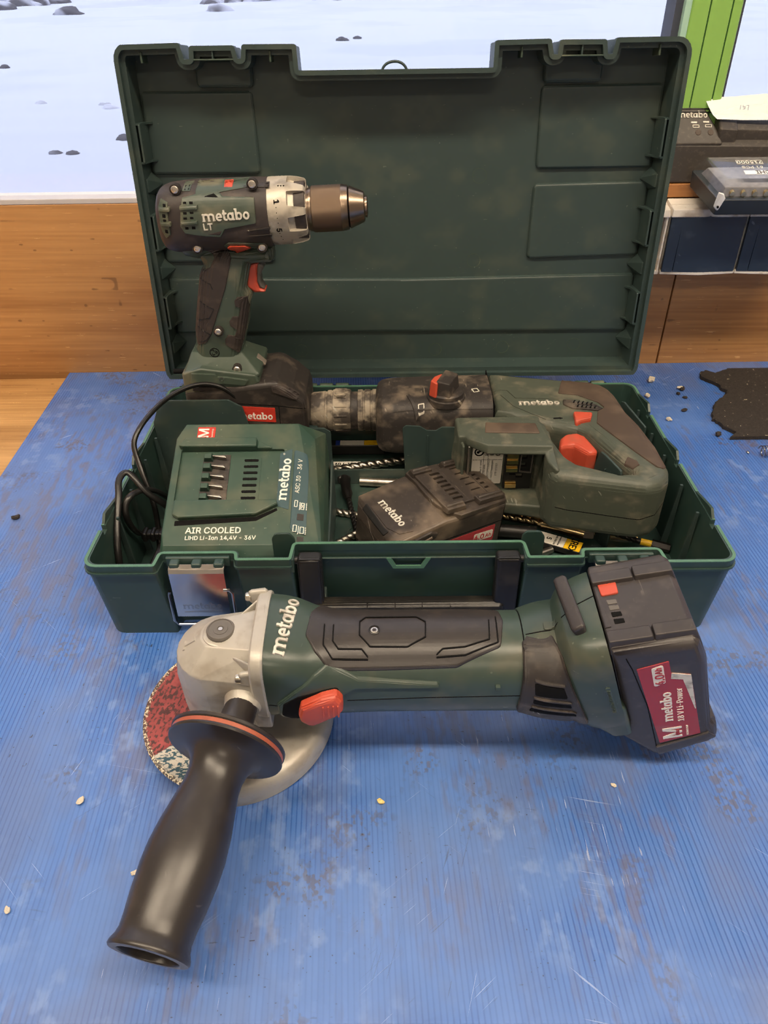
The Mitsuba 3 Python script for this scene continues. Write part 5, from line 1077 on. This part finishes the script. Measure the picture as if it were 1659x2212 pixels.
# ================================================================ drill bits and sleeves lying in the tray
def spiral_bit(p0, p1, r, pitch, frac, n=110, tip=True):
    """twisted bit from the tip p0 to the shank end p1; the first frac of it fluted"""
    p0, p1 = np.array(p0, float), np.array(p1, float); L = np.linalg.norm(p1 - p0); m = 16; V = []
    for s in np.linspace(0, 1, n):
        a = np.linspace(0, 2 * np.pi, m, endpoint=False)
        if s < frac:
            q = 2 * np.pi * s * L / pitch; rr = r * (.62 + .38 * np.abs(np.cos(a - q)) ** .6); rr = rr * min(1.0, .05 + s * L / (1.2 * r)) if tip else rr
        else: rr = np.full(m, r * .96)
        V.append(np.column_stack([rr * np.cos(a), rr * np.sin(a), np.full(m, s * L)]))
    V = np.vstack(V + [[[0, 0, 0]], [[0, 0, L]]]); i = np.arange(m); j = (i + 1) % m; F = []
    for k in range(n - 1): F += [np.column_stack([i + k * m, j + k * m, j + (k + 1) * m]), np.column_stack([i + k * m, j + (k + 1) * m, i + (k + 1) * m])]
    F += [np.column_stack([j, i, np.full(m, n * m)]), np.column_stack([i + (n - 1) * m, j + (n - 1) * m, np.full(m, n * m + 1)])]
    x = trimesh.Trimesh(V, np.vstack(F), process=False); d = (p1 - p0) / L
    f = frame(p0, np.cross([0, 0, 1.0], d), np.cross(d, np.cross([0, 0, 1.0], d)))
    return mv(x, f)
def rod(p0, p1, r, m=16):
    return tube([p0, p1], r, m)
Z0_ = .0036
add('masonry_bit', spiral_bit((.030, .2435, .0125), (-.130, .2100, .0085), .0047, .017, .80), 'm_bitsteel', smooth=40, label='thick silver masonry bit with wide flutes below the rotary hammer chuck', cat='drill bit')
# bit in a black sleeve with a blue, white and yellow label
Bx = 'bit_sleeve'
add(Bx + '__sleeve', rbox(.060, .0120, .0120, .0015, (-.0480, .2670, .0100)), 'm_blackplastic')
for x0, x1, m in ((-.0700, -.0655, 'm_blue'), (-.0653, -.0400, 'm_stickerwhite'), (-.0398, -.0250, 'm_yellow')): add(Bx + '__label', ext(sbox(x0, .2615, x1, .2705), .0160, .0163), m)
add(Bx + '__bit', rod((-.0780, .2660, .0105), (-.0860, .2665, .0105), .0040), 'm_bitsteel')
tag(Bx, 'black bit sleeve with a blue, white and yellow label behind the thick masonry bit', 'bit sleeve')
# hanger card with a long thin bit
Hx = 'carded_bit'
add(Hx + '__card', mv(rbox(.036, .0140, .0022, .0006, (-.0610, .2330, .0085)), Tr()), 'm_stickerwhite', label='white and blue printed card')
add(Hx + '__card_stripe', ext(sbox(-.0785, .2262, -.0435, .2290), .0096, .0099), 'm_blue')
add(Hx + '__lettering', mv(text('160 /  100', .0038, .0002, True, (0, 0)), Tr(-.0600, .2345, .0097)), 'm_dark')
add(Hx + '__lettering', mv(text('BETON - CONCRETE', .0016, .0002, True, (0, 0)), Tr(-.0600, .2276, .0100)), 'm_white')
hg = uni(ext(rpoly([(-.0770, .2262), (-.0435, .2262), (-.0430, .2215), (-.0470, .2170), (-.0500, .2085), (-.0690, .2085), (-.0700, .2150), (-.0770, .2190)], .001), .0055, .0085), rbox(.0130, .0240, .0090, .0030, (-.0590, .2160, .0090)))
add(Hx + '__hanger', hg, 'm_blackplastic')
add(Hx + '__shank', rod((-.0590, .2120, .0100), (-.0556, .1860, .0090), .0050), 'm_blackbit')
add(Hx + '__shank_taper', mv(lathe([(.0050, 0), (.0052, .005), (.0040, .0090), (.0028, .0150)], 20), frame((-.0556, .1870, .0090), (1, 0, 0), (0, 0, 1)) if False else frame((-.0556, .1870, .0090), np.cross([0, 0, 1.0], [.16, -.98, -.02]), (0, 0, 1))), 'm_blackbit')
add(Hx + '__bit', spiral_bit((-.0385, .0950, .0065), (-.0540, .1780, .0085), .0028, .011, .86), 'm_blackbit', smooth=40)
tag(Hx, 'black hammer bit on a white and blue card beside the charger', 'drill bit')
add('shank_bit', rod((-.0430, .2040, .0085), (.0200, .1980, .0085), .0045), 'm_bitsteel', label='plain silver shank showing behind the loose battery pack', cat='drill bit')
add('shank_bit', rod((-.1050, .2070, .0085), (-.0765, .2055, .0085), .0050), 'm_goldsteel', label='short bronze coloured shank between the charger and the fin divider', cat='drill bit')
add('rubber_plug', lathe([(.0060, 0), (.0065, .004), (.0060, .010), (.0035, .012)], 20).apply_transform(Tr(-.0880, .1880, .0040)), 'm_blackplastic', label='small dark round plug below the bronze shank beside the charger', cat='plug')
add('spiral_bit', spiral_bit((-.1000, .1660, .0075), (-.0300, .1450, .0068), .0036, .012, .9), 'm_bitsteel', smooth=40, label='thin silver twist bit passing behind the fin divider', cat='drill bit')
add('spiral_bit', spiral_bit((-.0700, .0980, .0075), (-.0300, .1320, .0075), .0040, .012, .9), 'm_bitsteel', smooth=40, label='twist bit at the front below the loose battery pack nose', cat='drill bit')
# right: golden bits, black tube, labelled sleeve, clear sleeve, thin bit
add('gold_bit', spiral_bit((.0700, .1415, .0240), (.1500, .1228, .0140), .0035, .015, .62), 'm_goldsteel', smooth=40, label='golden twist bit, the upper of two under the rotary hammer foot', cat='drill bit')
gb2 = 'gold_bit_001'
add(gb2 + '__flutes', spiral_bit((.0700, .1365, .0200), (.1250, .1238, .0150), .0036, .015, .95), 'm_goldsteel', smooth=40, numbered=False)
add(gb2 + '__shank', rod((.1240, .1240, .0152), (.1600, .1120, .0120), .0050), 'm_goldsteel', numbered=False)
tag(gb2, 'golden twist bit with a thick plain shank, the lower of two under the hammer', 'drill bit')
add('bit_tube', rod((.0820, .1195, .0110), (.1180, .1150, .0110), .0058), 'm_blackplastic', label='black plastic bit tube next to the golden bits and the battery pack', cat='bit tube')
cs = frame((.1180, .1150, .0060), (.0330, -.0170, 0), (.017, .033, 0))
add('labelled_sleeve__case', mv(rbox(.0440, .0150, .0060, .0010, (.0200, -.0040, .0030)), cs), 'm_blackplastic')
for x0, x1, m in ((-.0015, .0018, 'm_blue'), (.0020, .0275, 'm_stickerwhite'), (.0277, .0420, 'm_yellow')): add('labelled_sleeve__label', mv(ext(sbox(x0, -.0112, x1, .0030), .0060, .0063), cs), m)
add('labelled_sleeve__lettering', mv(text('IREX', .0062, .0002, True, (0, 0)), cs @ Tr(.0350, -.0045, .0063) @ Ro(-90, 'z')), 'm_dark')
add('labelled_sleeve__lettering', mv(text('5', .0042, .0002, True, (0, 0)), cs @ Tr(.0130, -.0040, .0063) @ Ro(-90, 'z')), 'm_dark')
for s_, x in (('HSS DIN 338', .0190), ('metal bohrer', .0225), ('50  86', .0060)): add('labelled_sleeve__lettering', mv(text(s_, .0016, .0002, False, (0, 0)), cs @ Tr(x, -.0040, .0063) @ Ro(-90, 'z')), 'm_dark')
tag('labelled_sleeve', 'black bit sleeve with a white label and a yellow end printed with dark letters', 'bit sleeve')
scene['m_clearplastic'] = {'type': 'thindielectric', 'int_ior': 1.4}
c2 = frame((.1500, .1180, .0060), (.0640, -.0100, 0), (.01, .064, 0))
add('clear_sleeve__bit', spiral_bit((.1520, .1215, .0085), (.2000, .1120, .0085), .0026, .010, .5), 'm_goldsteel', smooth=40)
add('clear_sleeve__bit', rod((.1850, .1150, .0085), (.2080, .1105, .0085), .0040), 'm_goldsteel')
add('clear_sleeve__shell', mv(bx(.0620, .0130, .0090, (.0300, .0020, .0050)), c2), 'm_clearplastic', smooth=False)
add('clear_sleeve__cap', mv(rbox(.0200, .0125, .0085, .0015, (.0100, .0010, .0050)), c2), 'm_clear')
tag('clear_sleeve', 'clear plastic sleeve with bronze coloured bits under the hammer foot', 'bit sleeve')
add('slim_bit__flutes', spiral_bit((.1700, .1175, .0150), (.2090, .1025, .0100), .0026, .010, .9), 'm_blackbit', smooth=40)
add('slim_bit__collar', rod((.2085, .1028, .0100), (.2180, .0995, .0095), .0030), 'm_yellow')
add('slim_bit__tip', rod((.2175, .0998, .0100), (.2320, .0945, .0085), .0042, 6), 'm_blackbit')
tag('slim_bit', 'slim dark bit with a yellow band and black end near the right tray wall', 'drill bit')
add('silver_pin', rod((.1180, .0905, .0070), (.1290, .0965, .0070), .0032), 'm_steel', label='short silver pin lying behind the right front tab of the tray', cat='pin')
# ================================================================ things along the window wall at the right
def bin_(x0, x1, front=True, label=''):
    B = num('parts_bin'); y0, yb, z0, z1 = .4300, .4590, .1365, .2066
    w = x1 - x0; cx = (x0 + x1) / 2
    fr = hull([(x0, y0 + .004, z0), (x1, y0 + .004, z0), (cx, y0 - .001, z0), (x0, yb + .024, z0), (x1, yb + .024, z0), (x0, y0 + .004, z0 + .003), (x1, y0 + .004, z0 + .003), (cx, y0 - .001, z0 + .003), (x0, yb + .024, z0 + .003), (x1, yb + .024, z0 + .003)], .0008)
    top = hull([(x0, y0 + .002, z1 - .007), (x1, y0 + .002, z1 - .007), (x0, yb, z1 - .003), (x1, yb, z1 - .003), (x0 + .001, y0 + .003, z1 - .0006), (x1 - .001, y0 + .003, z1 - .0006), (x0 + .001, yb - .001, z1 + .0045), (x1 - .001, yb - .001, z1 + .0045)], .0010)
    top = cut(top, bx(w * 1.2, .0010, .0030, (cx, .4440, z1 + .0022)))
    sidew = [bx(.0018, .042 if front else .048, z1 - z0 - .006, (x + s * .0012, y0 + (.030 if front else .027), (z0 + z1) / 2 - .002)) for x, s in ((x0, 1), (x1, -1))]
    add(B + '__frame', cat(fr, top, sidew), 'm_binframe', smooth=30, label='off-white frame')
    if front:
        dr_ = hull([(x0 + .0012, y0 + .004, .2000), (x1 - .0012, y0 + .004, .2000), (x0 + .0012, y0 + .0030, .1398), (cx, y0 - .0010, .1398), (x1 - .0012, y0 + .0030, .1398), (cx, y0 + .0020, .2000), (x0 + .0028, y0 + .0095, .2000), (x1 - .0028, y0 + .0095, .2000), (x0 + .0028, y0 + .0095, .1398), (x1 - .0028, y0 + .0095, .1398)], .0010)
        dr_ = cut(dr_, mv(bx(.0007, .004, .08, (x0 + .0125, y0, .17)), Tr()))
        add(B + '__drawer', dr_, 'm_bin', smooth=25, label='dark blue drawer')
    else:
        add(B + '__back', bx(w - .003, .0020, z1 - z0 - .012, (cx, y0 + .024, .1700)), 'm_binframe')
        add(B + '__inner_slope', hull([(x1 - .004, y0 + .010, .199), (x1 - .004, y0 + .010, .142), (x1 - .022, y0 + .0225, .199), (x1 - .022, y0 + .0225, .142), (x1 - .004, y0 + .0225, .199), (x1 - .004, y0 + .0225, .142)], .0008), 'm_binframe')
    tag(B, label, 'storage bin')
bin_(.2140, .2955, False, 'open off-white storage bin without its drawer, half hidden behind the case lid')
bin_(.2985, .3815, True, 'dark blue storage bin on the wall directly beside the open off-white one')
bin_(.3840, .4670, True, 'dark blue storage bin on the wall cut off by the right photo edge')
# old black charger on the ledge
oc = hull([(.262, .4640, .2290), (.470, .4640, .2290), (.262, .4640, .2640), (.470, .4640, .2610), (.262, .4700, .2695), (.470, .4700, .2660), (.262, .5000, .2290), (.470, .5000, .2290), (.262, .5000, .2700), (.470, .5000, .2660)], .0020)
add('old_charger__body', oc, 'm_oldcharger', label='black body')
tw = hull([(.264, .4640, .2660), (.345, .4640, .2660), (.264, .4700, .2780), (.3420, .4700, .2740), (.264, .4860, .2985), (.3260, .4860, .2965), (.264, .4960, .3030), (.3180, .4960, .3020), (.264, .5000, .2660), (.3400, .5000, .2660)], .0020)
add('old_charger__tower', tw, 'm_oldcharger')
OF = frame((.310, .4780, .2880), (1, 0, 0), (0, .55, .80))
for k in range(5): add('old_charger__rib', drape(pillow(rpoly([(-.045, .0062 + .0035 * k), (.030 - .0035 * k, .0062 + .0035 * k), (.030 - .0035 * k, .0073 + .0035 * k), (-.045, .0073 + .0035 * k)], .0004), 0, .0010, .0004, 0, 2), tw, OF, .006), 'm_blackplastic')
add('old_charger__lettering', drape(mv(logo(.0330, .0007), Tr(.0040, .0030, 0)), tw, OF, .003), 'm_logo', smooth=30)
for x, y in ((.0060, -.0045), (.0190, -.0040)): add('old_charger__icon', drape(ext(rrect(.0065, .0018, .0003, (x, y)), 0, .0006), tw, OF, .004), 'm_logo')
for x, y in ((.0080, -.0085), (.0215, -.0082)):
    add('old_charger__icon', drape(ext(rrect(.0072, .0032, .0004, (x, y)).difference(rrect(.0058, .0018, .0002, (x, y))), 0, .0006), tw, OF, .004), 'm_logo')
for x in (.0105, .0240): add('old_charger__light', drape(pillow(Point(x, -.0150).buffer(.0032, 12), 0, .0006, .0004, 0, 2), tw, OF, .003), 'm_spine')
add('old_charger__grip_bar', hull([(.350, .4720, .2640), (.350, .4700, .2780), (.350, .4780, .2850), (.350, .4880, .2850), (.350, .4900, .2640), (.470, .4720, .2640), (.470, .4700, .2740), (.470, .4780, .2800), (.470, .4880, .2800), (.470, .4900, .2640)], .0030), 'm_oldcharger')
add('old_charger__grip_end', hull([(.3440, .4680, .2640), (.3440, .4660, .2790), (.3440, .4780, .2875), (.3440, .4900, .2860), (.3600, .4680, .2640), (.3600, .4660, .2780), (.3600, .4780, .2865), (.3600, .4900, .2850)], .0020), 'm_oldcharger')
tag('old_charger', 'dusty black battery charger with ribs and pale symbols on the ledge behind the bins', 'battery charger')
add('grey_box', hull([(.322, .4870, .268), (.362, .4850, .268), (.3140, .4900, .3030), (.3300, .4900, .3045), (.3560, .4850, .2890), (.322, .4960, .268), (.362, .4960, .268), (.3160, .4960, .3030), (.3320, .4960, .3045), (.358, .4960, .2890)], .0012), 'm_greybox', label='blue-grey plastic cover standing behind the old charger under the paper', cat='plastic cover')
# sheet of paper draped over it
pg = np.array([[(.3262, .4800, .3060), (.3560, .4790, .3070), (.3880, .4780, .3095), (.4300, .4770, .3110)], [(.3300, .4740, .2985), (.3600, .4730, .2995), (.3920, .4720, .3010), (.4300, .4710, .3020)], [(.3345, .4690, .2915), (.3640, .4680, .2915), (.3950, .4670, .2920), (.4300, .4670, .2930)], [(.3385, .4650, .2880), (.3660, .4640, .2870), (.3960, .4630, .2870), (.4300, .4630, .2880)]])
pg[..., 1] += .006; pg[..., 2] += .0005
k_, l_ = pg.shape[:2]; Vp = np.vstack([pg.reshape(-1, 3), pg.reshape(-1, 3) + [0, .0002, .0003]]); Fp = []
for i in range(k_ - 1):
    for j in range(l_ - 1):
        a = i * l_ + j; o = k_ * l_; Fp += [(a, a + l_, a + 1), (a + 1, a + l_, a + l_ + 1), (a + o, a + 1 + o, a + l_ + o), (a + 1 + o, a + l_ + 1 + o, a + l_ + o)]
sheet = trimesh.Trimesh(Vp, Fp, process=False)
add('paper_sheet__page', sheet, 'm_sheet', smooth=True, numbered=False)
PFm = frame((.3690, .4785, .2980), (1, -.03, .02), (0, .55, .83))
add('paper_sheet__handwriting', mv(cat(*[ext(line(q, .0004), -.0002, .0003) for q in ([(-.006, -.002), (-.0055, .002)], [(-.003, .002), (-.003, 0), (-.001, .0005), (-.001, -.0015), (-.003, -.002)], [(.0005, .0018), (.0030, .0016), (.0020, -.0030)])]), PFm @ Tr(0, 0, .0012)), 'm_greybox')
tag('paper_sheet', 'white sheet of paper with a pencilled number lying over the old charger', 'paper')
# clear lidded bit assortment box leaning on ledge and bins
AB = frame((.3290, .3990, .2092), (1, -.02, 0), (0, .959, .283))
sl_ = lambda x, y: x - .215 * y
def quad(x0, x1, y0, y1, z): return [(sl_(x0, y0), y0, z), (x1, y0, z), (sl_(x0, y1), y1, z), (x1, y1, z)]
ab = 'bit_assortment_box__'
add(ab + 'base', mv(hull(quad(.0015, .14, .0015, .0560, .0015) + quad(.0, .14, .0, .0575, .0165), .0015), AB), 'm_boxbase', label='dark grey base')
add(ab + 'lid', mv(hull(quad(.0010, .14, .0010, .0565, .0185) + quad(.0060, .14, .0080, .0500, .0330), .0030), AB), 'm_clearplastic', label='clear scuffed lid')
add(ab + 'insert', mv(hull(quad(.0060, .138, .0060, .0510, .0180) + quad(.0080, .138, .0090, .0470, .0255), .0010), AB), 'm_boxinsert')
for k in range(9): add(ab + 'bit', mv(lathe([(.0028, 0), (.0028, .0080)], 10), AB @ Tr(.0130 + .0115 * k, .0030, .0215) @ Ro(-90, 'x')), 'm_goldsteel')
add(ab + 'hinge_tab', mv(hull([(-.0030, -.0010, .0110), (.0010, -.0025, .0110), (.0010, -.0015, .0240), (-.0020, .0010, .0240), (.0035, -.0020, .0200), (.0005, -.002, .0080)], .0012), AB), 'm_sheet')
add(ab + 'hinge_pin', mv(lathe([(.0011, 0), (.0011, .002)], 10), AB @ Tr(-.0004, -.0024, .0115) @ Ro(90, 'x')), 'm_dark')
ZT = .0362
add(ab + 'print_frame', mv(ext(rrect(.0270, .0080, .0003, (.0345, .0390)).difference(rrect(.0262, .0072, .0003, (.0345, .0390))), ZT, ZT + .0002), AB), 'm_white')
add(ab + 'lettering', mv(text('715000', .0050, .0002, True, (0, 0)), AB @ Tr(.0345, .0390, ZT) @ Ro(180, 'z')), 'm_white')
add(ab + 'lettering', mv(text('61 PCS', .0046, .0002, False, (0, 0)), AB @ Tr(.0350, .0290, ZT) @ Ro(180, 'z')), 'm_white')
add(ab + 'label', mv(ext(sbox(.0240, .0150, .130, .0225), ZT, ZT + .0002), AB), 'm_sheet')
add(ab + 'lettering', mv(text('HITACHI', .0058, .0002, True, (0, 0)), AB @ Tr(.0530, .0188, ZT + .0003) @ Ro(180, 'z')), 'm_grey')
add(ab + 'label', mv(ext(sbox(.0560, .0340, .130, .0430), ZT, ZT + .0002), AB), 'm_paper')
tag('bit_assortment_box', 'clear lidded bit box with a dark base resting on the blue bins', 'bit box')
# ================================================================ rubber piece, spring and crumbs on the mat
rb = [(.384, .452), (.392, .4575), (.401, .4485), (.412, .4560), (.421, .4620), (.62, .4620), (.62, .2900), (.361, .2917), (.3713, .3015), (.3617, .3171), (.357, .333), (.3593, .3438), (.366, .357), (.3736, .3717), (.382, .381), (.3909, .3889), (.397, .4008), (.394, .410), (.3937, .4194), (.386, .4297), (.3800, .4400)]
rp = np.array(Polygon(rb).exterior.segmentize(.0022).coords)[:-1]
jag = (meshkit.noise(np.column_stack([rp * 330, rp[:, :1] * 0]), 5) - .5) * .0042
keep = (rp[:, 1] > .2925) & (rp[:, 1] < .4610) & (rp[:, 0] < .6)
cen = np.array([.47, .38]); dv = (rp - cen) / np.linalg.norm(rp - cen, axis=1, keepdims=True)
rp = rp + dv * (jag * keep)[:, None]
add('rubber_mat_piece', pillow(Polygon(rp).buffer(0), .0002, .0045, .0010, 0, 2), 'm_foam', smooth=30, label='torn piece of black rubber granule mat lying at the right back of the blue mat', cat='rubber mat')
ang = np.linspace(0, 2 * np.pi * 5.5, 160)
add('coil_spring', tube(np.column_stack([.3795 + ang / ang[-1] * .020, .2575 + .0052 * np.cos(ang), .0066 + .0052 * np.sin(ang)]), .0007, 8), 'm_wire', label='small steel coil spring on the blue mat at the right photo edge', cat='spring')
def crumb(x, y, s, m, label, seed, flat=.6):
    c = trimesh.creation.icosphere(subdivisions=2, radius=s); c.vertices *= 1 + .9 * (meshkit.noise(c.vertices / s * 1.6 + seed * 9.3) - .5)[:, None]
    c.apply_transform(Tr(x, y, 0) @ Ro(seed * 47 % 360, 'z') @ Sc(1.25, .8, flat)); c.apply_translation((0, 0, .0001 - c.bounds[0, 2]))
    add('crumb', c, m, smooth=False, label=label, cat='crumb')
for k, (x, y, s, m, lb) in enumerate([
    (.3160, .4340, .0052, 'm_crumb', 'largest white chip on the blue mat behind the right case corner'), (.3000, .3930, .0035, 'm_crumb', 'pale chip just outside the right rear corner of the case'),
    (.3083, .3353, .0028, 'm_crumb', 'small white chip on the mat between the case and the rubber piece'), (.3457, .4130, .0030, 'm_crumb', 'pale crumb with dark bits left of the rubber piece tip'),
    (.3475, .4105, .0032, 'm_darkcrumb', 'dark crumb touching the pale one left of the rubber piece'), (.3390, .3990, .0024, 'm_darkcrumb', 'dark crumb, middle of the trail left of the rubber piece'), (.3440, .3890, .0022, 'm_darkcrumb', 'dark speck below the crumb trail left of the rubber piece'),
    (.3324, .3572, .0026, 'm_darkcrumb', 'flat dark flake alone on the ribs left of the rubber piece'), (.3520, .3010, .0034, 'm_darkcrumb', 'brown crumb in front of the torn rubber corner'),
    (.3700, .2640, .0016, 'm_steel', 'tiny metal crumb left of the coil spring'), (-.0215, -.1440, .0020, 'm_yellowcrumb', 'yellowish splinter on the mat below the middle of the grinder body'),
    (-.1640, -.1882, .0018, 'm_crumb', 'white grain on the mat left of the side handle'), (-.2110, -.1420, .0022, 'm_crumb', 'pale splinter on the mat left of the grinding disc'), (-.2300, -.2090, .0018, 'm_crumb', 'pale grain near the left edge of the mat in front'),
    (.1270, -.1335, .0014, 'm_crumb', 'tiny bright grain under the grinder battery'), (-.3720, .1580, .0030, 'm_darkcrumb', 'brown crumb on the blue mat left of the power lead')]):
    crumb(x, y, s, m, lb, k + 1)
